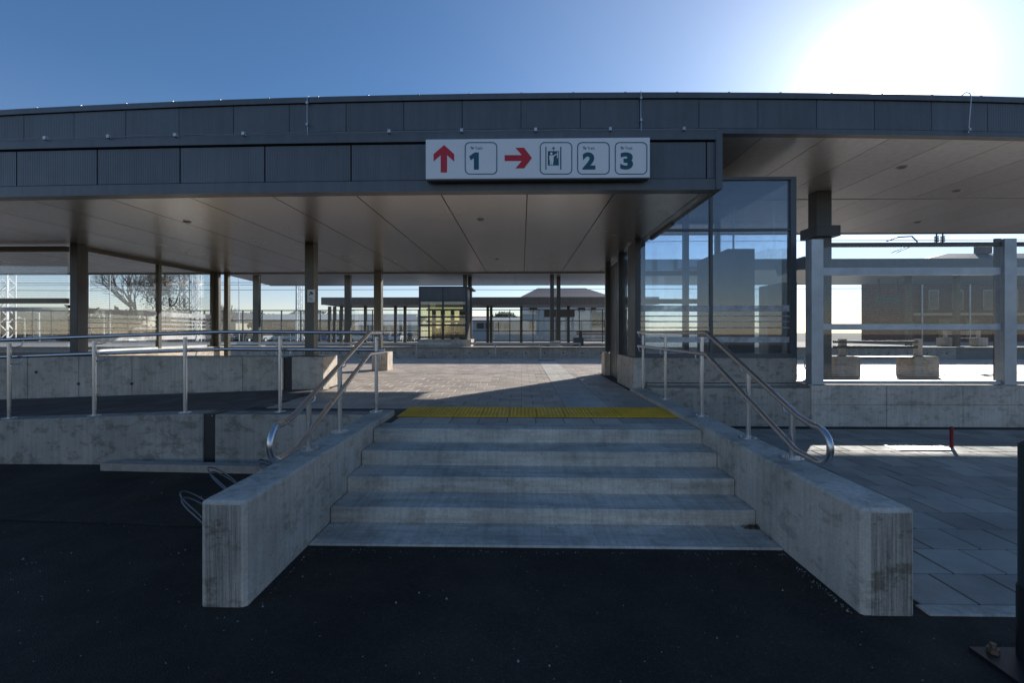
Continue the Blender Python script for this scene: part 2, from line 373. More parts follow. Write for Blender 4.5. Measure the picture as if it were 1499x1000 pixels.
# manhole cover in the pavement
mc = empty('manhole_cover', 'rectangular steel chequer plate cover set in the grey paving', 'manhole cover', (sum(drain)/2, 6.4, -.55))
f = MB(); x0, x1 = drain; y0, y1 = 6.22, 6.60
for q in ((x0, x1, y0, y0+.03), (x0, x1, y1-.03, y1), (x0, x0+.03, y0+.03, y1-.03), (x1-.03, x1, y0+.03, y1-.03)): f.box(*q, -.57, -.545)
f.build('frame', M['galv'], mc)
MB().box(x0+.034, x1-.034, y0+.034, y1-.034, -.575, -.551).build('plate', M['column'], mc)
f = MB()
for i in range(15):
    for j in range(8):
        cx = x0+.06+(x1-x0-.12)*i/14; cy = y0+.055+(y1-y0-.11)*j/7; a = .78 if (i+j) % 2 else -.78
        f.bar((cx-.014*math.cos(a), cy-.014*math.sin(a), -.549), (cx+.014*math.cos(a), cy+.014*math.sin(a), -.549), .007, .005)
f.build('tread_lugs', M['galv'], mc, kind='stuff')
p = P(1393, 655, 6.35)
rp = empty('marker_post', 'short red post standing in the paving by the cover', 'post', (p.x, 6.35, -.55))
MB().cyl(p.x, 6.35, -.55, PZ(1393, 627, 6.35), .022, 12).build('shaft', M['redpost'], rp, smooth=True)
MB().cyl(p.x, 6.35, PZ(1393, 627, 6.35), PZ(1393, 626, 6.35)+.012, .025, 12, r2=.015).build('cap', M['redpost'], rp, smooth=True)
# ================================================================== PLATFORM BODY
pl = MB()
pl.box(-1.86, 1.93, 5.17, 8.6, -.6, -.010)
pl.box(-3.55, -1.86, 5.62, 8.6, -.6, -.010)
pl.box(-60, 60, 8.6, 17.3, -.85, -.010)
plat = pl.build('platform_floor', M['joint'], kind='structure')
me_p = MB().box(-.163, .163, -.163, .163, -.012, 0).mesh('paver', M['paver'], bevel=.003)
me_y = MB().box(-.163, .163, -.163, .163, -.012, 0)
TP = .335
cand = []; cache = {}
def rowspans(y):
    if y < 5.75: return [(-1.50, 1.93)]
    L = -3.54 if y < 8.72 else -30.0
    if y < 8.72: return [(L, .612), (1.234, 1.93)]
    if y < 11.6: return [(L, .612), (1.234, 1.93), (5.3, 30)]
    return [(L, .612), (1.234, 30)]
for r_ in range(36):
    y = 5.34+r_*TP
    if y > 17.0: break
    if 5.55 < y < 6.32: continue
    for s0, s1 in rowspans(y):
        for c in range(-92, 92):
            x = c*TP+(.5*TP if r_ % 2 else 0)
            a, b_ = max(x-.1635, s0), min(x+.1635, s1)
            if b_-a < .03: continue
            cand.append((y*y+.6*x*x, (a+b_)/2, y, round((b_-a)/2, 3)))
cand.sort(); rest = MB()
for k, (d, x, y, w) in enumerate(cand):
    dz = random.uniform(-.0012, .0012)
    if k < 220:
        if w not in cache: cache[w] = MB().box(-w, w, -.163, .163, -.012, 0).mesh('paver', M['paver'], bevel=.003)
        inst('paver', cache[w], (x, y, dz), plat, (random.gauss(0, .0015), random.gauss(0, .0015), 0))
    else: rest.box(x-w, x+w, y-.163, y+.163, -.012, dz)
rest.build('far_pavers', M['paver'], plat, kind='stuff')
# light ribbed guiding strip
me_t = MB().box(-.150, .150, -.150, .150, -.014, .0005)
for i in range(6): me_t.box(-.135+i*.05, -.115+i*.05, -.146, .146, .0005, .0045)
me_t = me_t.mesh('guide_tile', M['tact'])
for i in range(33):
    y = 6.42+i*.304
    if y > 16.4: break
    for x in (.77, 1.075): inst('guide_tile', me_t, (x, y, 0), plat)
# yellow warning strip
yt = MB().box(-.172, .172, -.172, .172, -.012, .001)
for i in range(7):
    for j in range(7):
        x = -.147+i*.049; y = -.147+j*.049
        yt.prism([(x-.013, y-.013), (x+.013, y-.013), (x+.013, y+.013), (x-.013, y+.013)], .001, .005)
yt = yt.mesh('yellow_tile', M['yellow'])
for j in range(2):
    for i in range(10): inst('yellow_tile', yt, (-1.38+i*.350, 5.765+j*.350, 0), plat)
# ================================================================== STAIRS
st = empty('staircase', 'four pale cast concrete steps rising between two low walls', 'stairs', (.15, 3.4, -.56))
TR = [(3.36, 3.78, -.545), (3.745, 4.15, -.42), (4.11, 4.52, -.28), (4.48, 4.89, -.14), (4.85, 5.168, .002)]
for i, (y0, y1, z) in enumerate(TR):
    sweep_box(-1.604, 1.928, y0, y1, z-.35 if i else -.7, z).build('step', M['step'], st)
# fallen leaves at the foot of the right wall
lf = MB()
for i in range(150):
    x = 1.93-abs(random.gauss(0, .06))-.005; y = 3.72-abs(random.gauss(0, .025)); s_ = random.uniform(.006, .016); a = random.random()*6; z = -.543+random.uniform(.001, .018)
    x = min(x, 1.915)
    lf.add([(x+s_*math.cos(a+q), y+.4*s_*math.sin(a+q), z+random.uniform(-.004, .006)) for q in (0, 1.57, 3.14, 4.7)], [(0, 1, 2, 3)])
tag(lf.build('fallen_leaves', M['leaf_brown']), 'small heap of dead leaves in the corner of the bottom step', 'leaves', kind='stuff')
db = MB()
for i in range(420):
    k = random.randrange(5); y1 = [3.745, 4.11, 4.48, 4.85, 5.16][k]; z = TR[k][2]
    y = y1-.003-abs(random.gauss(0, .035)); x = random.uniform(-1.59, 1.915)
    if i % 3 == 0: x = random.choice((-1.598+abs(random.gauss(0, .02)), 1.92-abs(random.gauss(0, .02)))); y = random.uniform(y1-.33, y1)
    s_ = random.uniform(.002, .006); a = random.random()*6
    db.add([(x+s_*math.cos(a+q), y+s_*math.sin(a+q), z) for q in (0, 2.1, 4.2)]+[(x, y, z+s_*.8)], [(0, 1, 3), (1, 2, 3), (2, 0, 3), (2, 1, 0)])
tag(db.build('step_debris', M['leaf_brown']), 'crumbs of dirt and leaf bits along the step corners', 'debris', kind='stuff')
# ---- stair side walls
def box_thing(name, label, cat, pieces, mat, part='wall_block', bevel=.012, group=None):
    x0 = min(p[0] for p in pieces); y0 = min(p[2] for p in pieces); z0 = min(p[4] for p in pieces)
    e = empty(name, label, cat, (x0, y0, z0), group)
    for p in pieces: MB().box(*p).build(part, mat, e, bevel=bevel)
    return e
WT = .06
for lab, q, zt_ in (('low concrete wall along the left side of the steps, with squared end', (-1.878, -1.607, 2.60, 5.70), WT),
                 ('low concrete wall along the right side of the steps, with darker stained end', (1.930, 2.230, 2.60, 8.1), .045)):
    e = empty('stair_wall', lab, 'wall', (q[0], q[2], -.56))
    sweep_box(*q, -.62, zt_, 'y', ch=.016, seg=.05, jit=.002).build('wall_block', M['conc'], e)
    xa_, xb_ = (q[0]+.03, q[1]-.035) if q[0] < 0 else (q[0]+.055, q[1]-.022)
    m_ = MB(); n_ = 8; w_ = (xb_-xa_)/n_
    for i in range(n_): m_.box(xa_+i*w_+.0006, xa_+(i+1)*w_-.0006, q[2]-.0025-random.uniform(0, .0015), q[2]+.01, -.6, zt_-.022-random.uniform(0, .004))
    m_.build('end_face', M['conc_end'], e)
# ---- ramp at left
SL = .036
def rz(x): return min(0, (x+3.6)*SL)        # ramp surface height at x
rb = MB()
rb.hexa([(-30, 5.6, -1.2), (-3.55, 5.6, -1.2), (-3.55, 8.3, -1.2), (-30, 8.3, -1.2), (-30, 5.6, rz(-30)-.012), (-3.55, 5.6, -.012), (-3.55, 8.3, -.012), (-30, 8.3, rz(-30)-.012)])
rm = rb.build('ramp', M['joint'], kind='structure')
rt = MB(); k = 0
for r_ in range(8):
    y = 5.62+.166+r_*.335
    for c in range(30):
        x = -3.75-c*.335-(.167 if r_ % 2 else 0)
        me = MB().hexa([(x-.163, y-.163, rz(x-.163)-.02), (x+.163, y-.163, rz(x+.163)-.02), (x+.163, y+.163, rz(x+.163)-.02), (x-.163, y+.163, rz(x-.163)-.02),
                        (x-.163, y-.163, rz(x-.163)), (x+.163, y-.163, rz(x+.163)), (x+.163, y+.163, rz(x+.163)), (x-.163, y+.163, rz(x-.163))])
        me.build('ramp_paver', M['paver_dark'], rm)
rw = empty('ramp_wall', 'long low concrete wall along the front of the ramp, with stainless rail on top', 'wall', (-5, 5.35, -.56))
def wall_seg(x0, x1, y0, y1, zb, zt0, zt1, name, parent, mat, bevel=.01):
    return MB().hexa([(x0, y0, zb), (x1, y0, zb), (x1, y1, zb), (x0, y1, zb), (x0, y0, zt0), (x1, y0, zt1), (x1, y1, zt1), (x0, y1, zt0)]).build(name, mat, parent, bevel=bevel)
xg0, xg1 = PX(297, 5.35), PX(314, 5.35)
wall_seg(-7.8, xg0, 5.35, 5.62, -.7, .065-4.05*SL, .065, 'wall_block', rw, M['conc_rough'])
wall_seg(-13, -7.805, 5.35, 5.62, -1.0, .065-9.2*SL, .065-4.06*SL, 'wall_block', rw, M['conc_rough'])
box_thing('landing_wall', 'short concrete wall section between the black joint sheet and the steps', 'wall', [(xg1, -1.88, 5.35, 5.62, -.7, .055)], M['conc_rough'])
js = empty('joint_sheet', 'narrow black sheet covering the gap in the front ramp wall', 'cover', (xg0, 5.36, -.56))
MB().box(xg0+.004, xg1-.004, 5.365, 5.60, -.6, .062).build('sheet', M['seal'], js)
MB().cyl(0, 0, -.004, .004, .008, 8).build('screw', M['galv'], js, loc=((xg1-xg0)*.75, .0, .60))
# back wall of the ramp
bw = empty('ramp_back_wall', 'concrete parapet wall behind the ramp, carrying the canopy columns', 'wall', (-6, 8.3, -.3))
BT = .585
xs = [-16, -12.6, PX(40, 8.3), PX(115, 8.3), PX(193, 8.3), PX(355, 8.3), PX(415, 8.3)]
for a, b_ in zip(xs[:-1], xs[1:]): MB().box(a+.004, b_-.004, 8.30, 8.72, -.9, BT).build('wall_panel', M['conc'], bw, bevel=.006)
MB().box(-16, xs[-1], 8.32, 8.70, -.9, BT-.008).build('core', M['seal'], bw)
MB().box(PX(427, 8.3), PX(473, 8.3), 8.30, 8.95, -.3, BT).build('wall_panel', M['conc'], bw, bevel=.008)
for px, py in ((115, 562), (193, 562), (53, 545)):
    c = P(px, py, 8.298); MB().tube([(c.x, 8.292, c.z), (c.x, 8.33, c.z)], .028, 12).build('tie_hole', M['seal'], bw)
sh = MB().box(PX(415, 8.3)+.002, PX(427, 8.3)-.002, 8.325, 8.9, -.3, BT+.01).build('joint_cover', M['seal'])
tag(sh, 'black metal sheet covering the gap in the back ramp wall', 'cover')
# timber lying at the foot of the ramp wall
tb = MB(); a, b_ = P(146, 690, 5.1), P(395, 690, 5.1)
tb.hexa([(a.x, 5.10, -.558), (b_.x, 5.02, -.558), (b_.x, 5.15, -.558), (a.x, 5.24, -.558), (a.x, 5.10, -.47), (b_.x, 5.02, -.47), (b_.x, 5.15, -.47), (a.x, 5.24, -.47)])
tag(tb.build('timber_beam', M['wood'], bevel=.006), 'pale timber beam lying on asphalt at the foot of ramp wall', 'beam')
# bicycle rack: wire loops on a ground rail
br = empty('bicycle_rack', 'low wire loop bicycle rack behind the left stair wall', 'bicycle rack', (-2.5, 4.2, -.56), rz=0)
MB().bar((-2.75, 5.0, -.535), (-2.02, 3.1, -.535), .04).build('ground_rail', M['galv'], br)
def loop(cx, cy, w, h, tilt):
    pts = []
    for i in range(25):
        t = math.pi*(i/24); pts.append((cx-tilt-h*math.sin(t)**.8*.55, cy+w*math.cos(t)*.5, -.545+h*math.sin(t)**.7*.42))
    return MB().tube(pts, .0065, 8)
for (px, py, Y) in ((415, 676, 4.75), (412, 672, 4.9), (345, 700, 4.45), (340, 697, 4.6), (310, 745, 3.75), (306, 742, 3.9)):
    c = P(px, py, Y); loop(min(c.x, -1.97), Y, .17, .45, .0).build('wire_loop', M['wire'], br, smooth=True)
# ================================================================== HANDRAILS
def arc(c, r, a0, a1, x, n=10):
    return [(x, c[0]+r*math.cos(R(a0+(a1-a0)*i/n)), c[1]+r*math.sin(R(a0+(a1-a0)*i/n))) for i in range(n+1)]
TUBE = .0225
def stair_rail(name, label, sx, xpost, xrail, ytop_end, base_z, posts, extra_top=None):
    e = empty(name, label, 'handrail', (xpost, 3.6, base_z))
    yb, yn, zt, zl = 5.08, 3.40, 1.045, .80
    slope = .372
    zt2, zl2 = zt-slope*(yb-yn), zl-slope*(yb-yn)
    r = (zt2-zl2)/2
    pts = [(xrail, ytop_end, zt), (xrail, yb, zt), (xrail, yn, zt2), (xrail, yn-.17, zt2-.035)]
    c = (yn-.22, (zt2+zl2)/2-.035)
    pts += arc(c, r*1.0, 80, 280, xrail, 14)
    pts += [(xrail, yn+.03, zl2-.02), (xrail, yb, zl), (xrail, ytop_end, zl)]
    # round the corners a little
    MB().tube(pts, TUBE, 14).build('rail', M['inox'], e, smooth=True)
    for y, base in posts:
        z = zt if y > yb else zt-slope*(yb-y)
        top = z-.055
        MB().cyl(xpost, y, base_z, top, .0215, 14).build('post', M['inox'], e, smooth=True)
        if base: MB().cyl(xpost, y, base_z, base_z+.008, .085, 24).build('base_plate', M['inox'], e, smooth=True)
        if base:
            for q in range(4): MB().cyl(xpost+.062*math.cos(.8+q*1.57), y+.062*math.sin(.8+q*1.57), base_z+.007, base_z+.019, .009, 6).build('bolt', M['galv'], e)
        for zz in (z, zl if y > yb else zl-slope*(yb-y)):
            d = xrail-xpost
            MB().tube([(xpost, y-.01, zz-.085), (xpost+d*.55, y-.014, zz-.095), (xpost+d*.95, y-.014, zz-.075), (xrail, y-.01, zz-.018)], .006, 8).build('bracket', M['inox'], e, smooth=True)
    return e
stair_rail('handrail', 'stainless steel handrail on the wall right of the steps, ending in a rounded loop', 1, 2.145, 2.065, 8.02, .046,
           [(3.62, 1), (4.31, 1), (5.41, 1), (6.77, 1), (8.0, 0)])
stair_rail('handrail', 'stainless steel handrail on the wall left of the steps, ending in a rounded loop', -1, -1.79, -1.725, 5.62, .061,
           [(3.76, 1), (4.41, 1), (5.53, 1)])
rr = empty('ramp_handrail', 'long double stainless handrail on posts along the ramp front wall', 'handrail', (-4, 5.5, .06))
XB = -3.72
def railz(x, z): return z if x > XB else z+(x-XB)*SL*1.0
for z in (1.05, .835):
    MB().tube([(-1.70, 5.56, z-.01), (XB+.02, 5.56, z), (XB-.02, 5.56, z), (-13, 5.56, railz(-13, z))], TUBE, 14).build('rail', M['inox'], rr, smooth=True)
for px in (410, 271, 138, 13.5):
    x = PX(px, 5.48); zt = railz(x, 1.05); b0 = .065 if x > XB else .065+(x-XB)*SL
    MB().cyl(x, 5.48, b0, zt-.05, .0215, 14).build('post', M['inox'], rr, smooth=True)
    MB().cyl(x, 5.48, b0, b0+.008, .07, 24).build('base_plate', M['inox'], rr, smooth=True)
    for z in (1.05, .835):
        zz = railz(x, z)
        MB().tube([(x+.0, 5.48, zz-.085), (x+.05, 5.50, zz-.095), (x+.085, 5.54, zz-.08), (x+.09, 5.56, zz-.015)], .006, 8).build('bracket', M['inox'], rr, smooth=True)
for i in range(3):
    x = -7.6-i*1.2; zt = railz(x, 1.05); b0 = .065+(x-XB)*SL
    MB().cyl(x, 5.48, b0, zt-.05, .0215, 14).build('post', M['inox'], rr, smooth=True)
# ================================================================== LOWER CANOPY
CH = 2.74
def yl(x): return 5.34+.003*x*x
def yu(x): return 7.20+.0045*x*x
lc = empty('lower_canopy', 'low grey metal canopy with ribbed fascia panels over the ramp and walkway', 'canopy', (0, 5.4, 2.74))
PW = 1.058; XR = 2.36; XL = -15.9
def slab_x(x0, x1, yf, d, z0, z1, name, mat, parent, rear=None, bevel=0):
    yr = (lambda x: yf(x)+d) if rear is None else (lambda x: rear)
    return MB().hexa([(x0, yf(x0), z0), (x1, yf(x1), z0), (x1, yr(x1), z0), (x0, yr(x0), z0),
                      (x0, yf(x0), z1), (x1, yf(x1), z1), (x1, yr(x1), z1), (x0, yr(x0), z1)]).build(name, mat, parent, bevel=bevel)
js_ = [.07+PW*k for k in range(-15, 3)]+[XR-.02]
for a, b_ in zip(js_[:-1], js_[1:]):
    slab_x(a+.009, b_-.009, lambda x: yl(x)+.02, .05, 2.868, 3.295, 'fascia_panel', M['fascia'], lc)
    slab_x(a, b_, yl, .16, CH-.012, 2.855, 'bottom_trim', M['trim'], lc)
    slab_x(a, b_, lambda x: yl(x)-.012, .22, 3.315, 3.415, 'coping', M['trim'], lc)
slab_x(XL, XR, lambda x: 5.34+.0, .02, 3.0, 3.01, 'strip', M['seal'], lc) if False else None
for a, b_ in zip(js_[:-1], js_[1:]):
    slab_x(a, b_, lambda x: yl(x)+.075, .02, 2.86, 3.31, 'fascia_backing', M['seal'], lc)
# end frame at the right
MB().box(XR-.075, XR, yl(2.3)-.014, yl(2.3)+.04, 2.73, 3.418).build('corner_trim', M['trim'], lc)
MB().box(XR-.055, XR, yl(2.3)+.045, 7.0, 2.73, 3.41).build('end_panel', M['trim'], lc)
MB().box(XR-.055, XR-.002, 7.0, 8.15, 2.70, 3.1).build('end_panel', M['trim'], lc)
RY = 12.86
for a, b_ in zip(js_[:-1], js_[1:]):
    slab_x(a+.007, b_-.007, lambda x: yl(x)+.165, 0, CH, CH+.03, 'ceiling_panel', M['ceil'], lc, rear=RY-.1)
MB().box(XL, XR-.06, 5.75, RY-.11, CH+.034, CH+.10).build('ceiling_backing', M['seal'], lc)
MB().box(XL, XR-.06, 6.3, RY-.11, 3.0, 3.25).build('roof_deck', M['trim'], lc)
MB().box(XL, XR, RY-.09, RY, CH-.03, 3.3).build('rear_fascia', M['trim'], lc)
for px, py in ((274, 322), (703, 321), (727, 379)):
    Y = (CH-CZ)*F/(HZ-py); x = PX(px, Y)
    d = MB().cyl(x, Y, CH-.012, CH+.001, .055, 20).build('downlight', M['galv'], lc, smooth=True)
    MB().cyl(x, Y, CH-.014, CH-.0125, .042, 20).build('lens', M['seal'], d, loc=(0, 0, 0))
def column(x, y, z0, z1, w=.22, d=.22, parent=None, mat=None):
    c = MB().box(x-w/2, x+w/2, y-d/2, y+d/2, z0, z1).build('column', mat or M['column'], parent, bevel=.006)
    MB().box(x-w/2-.03, x+w/2+.03, y-d/2-.03, y+d/2+.03, z0, z0+.012).build('foot_plate', M['dark'], c, loc=(0, 0, 0))
    return c
XC = PX(456, 8.55)
column(XC, 8.55, BT, CH-.001, .17, .20, parent=lc)
column(PX(554, 12.4), 12.4, .50, CH-.001, .20, .2, parent=lc)
column(-8.53, 8.50, BT, CH-.001, .15, .18, parent=lc, mat=M['dark'])
column(-8.66, 12.62, .60, CH-.001, .16, .16, parent=lc)
column(-8.4, 12.70, .0, CH-.001, .12, .12, parent=lc)
tag(MB().box(PX(545, 12.2), PX(568, 12.2), 12.15, 12.65, -.01, .50).build('column_plinth', M['conc'], bevel=.01), 'pale concrete plinth under the column beyond the ramp', 'plinth')
# CCTV notice on column
cs = empty('camera_notice', 'small white camera surveillance notice on the canopy column', 'sign', (XC, 8.42, 1.9))
a, b_ = P(450, 424, 8.43), P(461, 442.5, 8.43)
MB().box(a.x, b_.x, 8.428, 8.438, b_.z, a.z).build('board', M['white'], cs)
cx, cz = (a.x+b_.x)/2, a.z-.07
k_ = MB(); k_.prism([(cx-.04, cz+.015), (cx+.0, cz+.035), (cx+.05, cz-.005), (cx+.015, cz-.03)], 8.425, 8.4275, 'y'); k_.prism([(cx-.045, cz-.03), (cx-.03, cz-.01), (cx-.01, cz-.02), (cx-.03, cz-.045)], 8.425, 8.4275, 'y')
k_.build('camera_symbol', M['teal'], cs)
k_ = MB()
for i in range(3): k_.box(a.x+.02, b_.x-.03-.015*i, 8.425, 8.4275, b_.z+.03+i*.022, b_.z+.036+i*.022)
k_.build('small_print', M['dark'], cs)
# ================================================================== UPPER ROOF
ur = empty('upper_roof', 'long high station roof with grey ribbed fascia running the full width', 'roof', (0, 7.2, 4.2))
UH, UT = 4.22, 4.86; UR = 14.8; UW = .945
x937 = PX(937, 7.2)
js2 = [x937+UW*k for k in range(-16, 22)]
for a, b_ in zip(js2[:-1], js2[1:]):
    slab_x(a+.005, b_-.005, lambda x: yu(x)+.012, .05, UH+.085, UT-.10, 'fascia_panel', M['fascia'], ur)
    slab_x(a, b_, yu, .14, UH-.005, UH+.075, 'bottom_trim', M['trim'], ur)
    slab_x(a, b_, lambda x: yu(x)-.02, .25, UT-.09, UT, 'coping', M['trim'], ur)
    slab_x(a, b_, lambda x: yu(x)+.065, .02, UH+.076, UT-.092, 'fascia_backing', M['seal'], ur)
js3 = [PX(1169+0, 8.2)+1.06*k for k in range(-18, 16)]
for a, b_ in zip(js3[:-1], js3[1:]):
    slab_x(a+.006, b_-.006, lambda x: yu(x)+.145, 0, UH, UH+.02, 'ceiling_panel', M['ceil2'], ur, rear=10.92)
    MB().box(a+.006, b_-.006, 10.94, UR-.1, UH, UH+.02).build('ceiling_panel', M['ceil2'], ur)
MB().box(js3[0], js3[-1], 8.2, UR-.1, UH+.024, UT-.15).build('roof_deck', M['trim'], ur)
for a, b_ in zip(js2[:-1], js2[1:]):
    slab_x(a, b_, lambda x: yu(x)+.14, 0, UT-.14, UT-.10, 'roof_deck', M['trim'], ur, rear=9.5) 
MB().box(js2[0], js2[-1], UR-.09, UR, UH-.02, UT-.1).build('rear_fascia', M['trim'], ur)
for px, py in ((1320, 249), (1343, 328), (1400, 283)):
    Y = (UH-CZ)*F/(HZ-py); x = PX(px, Y)
    d = MB().cyl(x, Y, UH-.012, UH+.001, .09, 20).build('downlight', M['galv'], ur, smooth=True)
    MB().cyl(x, Y, UH-.014, UH-.0125, .07, 20).build('lens', M['seal'], d, loc=(0, 0, 0))
xc = PX(1200, 10.4)
column(xc, 10.4, .0, UH, .34, .30, parent=ur, mat=M['trim'])
MB().box(xc-.26, xc+.26, 10.1, 10.7, PZ(1200, 349, 10.4), PZ(1200, 334, 10.4)).build('collar', M['dark'], ur)
MB().box(js3[0], js3[-1], 10.921, 10.939, UH-.012, UH+.02).build('joint_strip', M['galv'], ur)
column(xc+8.5, 10.4, .0, UH, .40, .35, parent=ur)
# lightning conductor cable and clips
def cable(name, label, pts, r=.005, clips=(), grp=None):
    c0 = pts[0]
    e = empty(name, label, 'cable', tuple(c0), grp)
    MB().tube(pts, r, 6).build('wire', M['galv'], e)
    for c in clips: MB().box(c[0]-.016, c[0]+.016, c[1]-.02, c[1]+.02, c[2]-.014, c[2]+.024).build('clip', M['galv'], e)
    return e
pts = []; clips = []
for i in range(60):
    x = -8+i*(2.3+8)/59; pts.append((x, yl(x)-.03, 3.428+.006*math.sin(i*1.7)))
for px in (55, 152, 253, 355, 570, 676, 784, 893, 1001): x = PX(px, 5.32); clips.append((x, yl(x)-.03, 3.425))
cable('roof_cable', 'thin lightning cable clipped along the lower canopy edge', pts, .004, clips)
pts = []; clips = []
for i in range(60):
    x = -8.6+i*18/59; pts.append((x, yu(x)+.05, UT+.012))
for i in range(21): x = -8.3+i*.83; clips.append((x, yu(x)+.05, UT+.012))
cable('roof_cable', 'thin lightning cable clipped along the very top of the high roof', pts, .004, clips)
for px, lab in ((447, 'vertical lightning cable down the upper fascia, left of the big sign'), (939, 'vertical lightning cable down the upper fascia, above the sign end')):
    x = PX(px, 7.15); y = yu(x)-.03
    cable('drop_cable', lab, [(x+.01, y+.03, UT+.03), (x, y-.01, UT+.0), (x-.004, y-.01, 4.55), (x+.004, y-.01, 4.3), (x, y-.01, 4.17)], .006, [(x, y-.01, 4.75), (x, y-.01, 4.4)])
x = PX(1418, 7.4); y = yu(x)-.02
cable('drop_cable', 'looped lightning cable over the right roof edge beside the sun', [(x-.10, y, UT), (x-.06, y-.03, UT+.035), (x-.01, y-.04, UT+.02), (x+.005, y-.05, UT-.05), (x, y-.03, 4.5), (x-.01, y-.02, 4.25)], .007, [(x, y-.02, 4.3)])
# ================================================================== SIGN
SY = 5.20
sg = empty('direction_sign', 'long white platform direction sign with red arrows hung on the fascia', 'sign', (.1, SY, 3.0))
def C8(x, y): return P(560+x/2.776, 120+y/2.776, SY)
a, b_ = C8(175, 232), C8(1087, 387)
MB().box(a.x, b_.x, SY+.004, SY+.10, b_.z, a.z).build('board', M['white'], sg, bevel=.004)
MB().box(a.x+.01, b_.x-.01, SY+.01, SY+.10, b_.z-.012, b_.z-.001).build('under_rim', M['dark'], sg)
_lay = [0]
def flat(polys, mat, name, lay=1):
    m_ = MB()
    for poly in polys: m_.prism([(C8(*q).x, C8(*q).z) for q in poly], SY+.0035-.002*lay, SY+.0042, 'y')
    return m_.build(name, mat, sg)
flat([[(250,255),(291,292),(291,322),(262,296),(262,367),(236,367),(236,296),(207,322),(207,292)]], M['red'], 'arrow')
flat([[(607,308),(575,350),(540,350),(566,320),(496,320),(496,296),(566,296),(540,266),(575,266)]], M['red'], 'arrow')
def rrect(x0, y0, x1, y1, r, k=6):
    q = []
    for cx, cy, a0 in ((x1-r, y1-r, 0), (x0+r, y1-r, 90), (x0+r, y0+r, 180), (x1-r, y0+r, 270)):
        for i in range(k+1): q.append((cx+r*math.cos(R(a0+90*i/k)), cy+r*math.sin(R(a0+90*i/k))))
    return q
for x0 in (334, 639, 791, 944):
    o_ = rrect(x0, 243, x0+132, 375, 20); i_ = rrect(x0+3.6, 246.6, x0+128.4, 371.4, 17)
    m_ = MB(); n_ = len(o_)
    vs = [(C8(*q).x, SY+.0012, C8(*q).z) for q in o_]+[(C8(*q).x, SY+.0012, C8(*q).z) for q in i_]
    m_.add(vs, [(j, (j+1) % n_, (j+1) % n_+n_, j+n_) for j in range(n_)]); m_.build('border', M['teal'], sg)
def text(s, x, y, h, mat, name, off=0, wid=None, depth=.0015):
    cu = bpy.data.curves.new(name, 'FONT'); cu.body = s; cu.size = 1; cu.offset = off; cu.extrude = .0
    t = bpy.data.objects.new('tmp', cu); COL.objects.link(t)
    me = bpy.data.meshes.new_from_object(t.evaluated_get(bpy.context.evaluated_depsgraph_get())); bpy.data.objects.remove(t)
    xs_ = [v.co.x for v in me.vertices]; ys_ = [v.co.y for v in me.vertices]
    mnx, mxx, mny, mxy = min(xs_), max(xs_), min(ys_), max(ys_)
    p0 = C8(x, y); hh = C8(x, y-h).z-p0.z; sc = hh/(mxy-mny); sx = sc if wid is None else (C8(x+wid, y).x-p0.x)/(mxx-mnx)
    for v in me.vertices: v.co = ((v.co.x-mnx)*sx+p0.x, SY+.0006, (v.co.y-mny)*sc+p0.z)
    me.materials.clear(); me.materials.append(mat); me.name = name
    o = bpy.data.objects.new(name, me); COL.objects.link(o); o.parent = sg; o.location = -sg.location
flat([[(391,285),(391,355),(371,355),(371,308),(358,317),(352,301),(374,285)]], M['teal'], 'lettering', .9)
text('2', 813, 355, 70, M['teal'], 'lettering', .045, 52); text('3', 966, 355, 70, M['teal'], 'lettering', .045, 52)
for x0 in (357, 814, 967):
    text('Tir', x0, 273, 11, M['teal'], 'lettering', .03, 15); text('Track', x0+19, 273, 11, M['teal'], 'lettering', .0, 30)
flat([[(662,262),(666,262),(666,355),(662,355)], [(722,262),(726.5,262),(726.5,355),(722,355)], [(672,280),(716,280),(716,338),(672,338)],
      [(693,278),(693,268),(688,272),(688,269),(694.5,262),(701,269),(701,272),(696,268),(696,278)]], M['teal'], 'lift_symbol')
flat([[(686+5*math.cos(i*.7), 290+5*math.sin(i*.7)) for i in range(9)][::-1], [(678,297),(695,297),(706,290),(708,294),(695,303),(695,318),(692,336),(687,336),(686.5,320),(685.5,336),(680,336),(680,318),(678,316)],
      [(709,284),(713,284),(713,309),(709,309)]], M['white'], 'figure', 1.6)
# ================================================================== LEFT GLASS SCREENS
sc = empty('glass_screen', 'glazed wind screen under the canopy with white frosted stripes, behind the ramp', 'glass screen', (-8.7, 10.6, .6))
MB().box(-8.80, -8.56, 8.73, 12.9, -.1, .64).build('base_wall', M['conc'], sc)
ZB, ZT = .66, 2.66
for y in (8.78, 10.62, 12.50): MB().box(-8.73, -8.65, y-.045, y+.045, ZB, ZT+.07).build('post', M['column'], sc)
MB().box(-8.72, -8.66, 8.83, 12.45, ZT, ZT+.075).build('top_rail', M['column'], sc)
MB().box(-8.72, -8.66, 8.83, 12.45, ZB-.018, ZB+.03).build('bottom_rail', M['galv'], sc)
STR = [(1.42, 1.53), (1.325, 1.35), (1.225, 1.25), (1.115, 1.14), (.86, .96)]
for y0, y1 in ((8.83, 10.57), (10.67, 12.45)):
    p_ = MB().box(-8.695, -8.685, y0, y1, ZB+.03, ZT).build('pane', M['glass_line'], sc)
    for z0, z1 in STR: MB().box(-8.684, -8.683, y0+.005, y1-.005, z0, z1).build('stripe', M['frost'], p_, loc=(0, 0, 0))
sc = empty('glass_screen', 'glazed wind screen at far left beside the thick column', 'glass screen', (-10, 8.5, .6))
for x in (-11.2, -13.9): MB().box(x-.06, x+.06, 8.46, 8.58, BT, CH-.002).build('post', M['column'], sc)
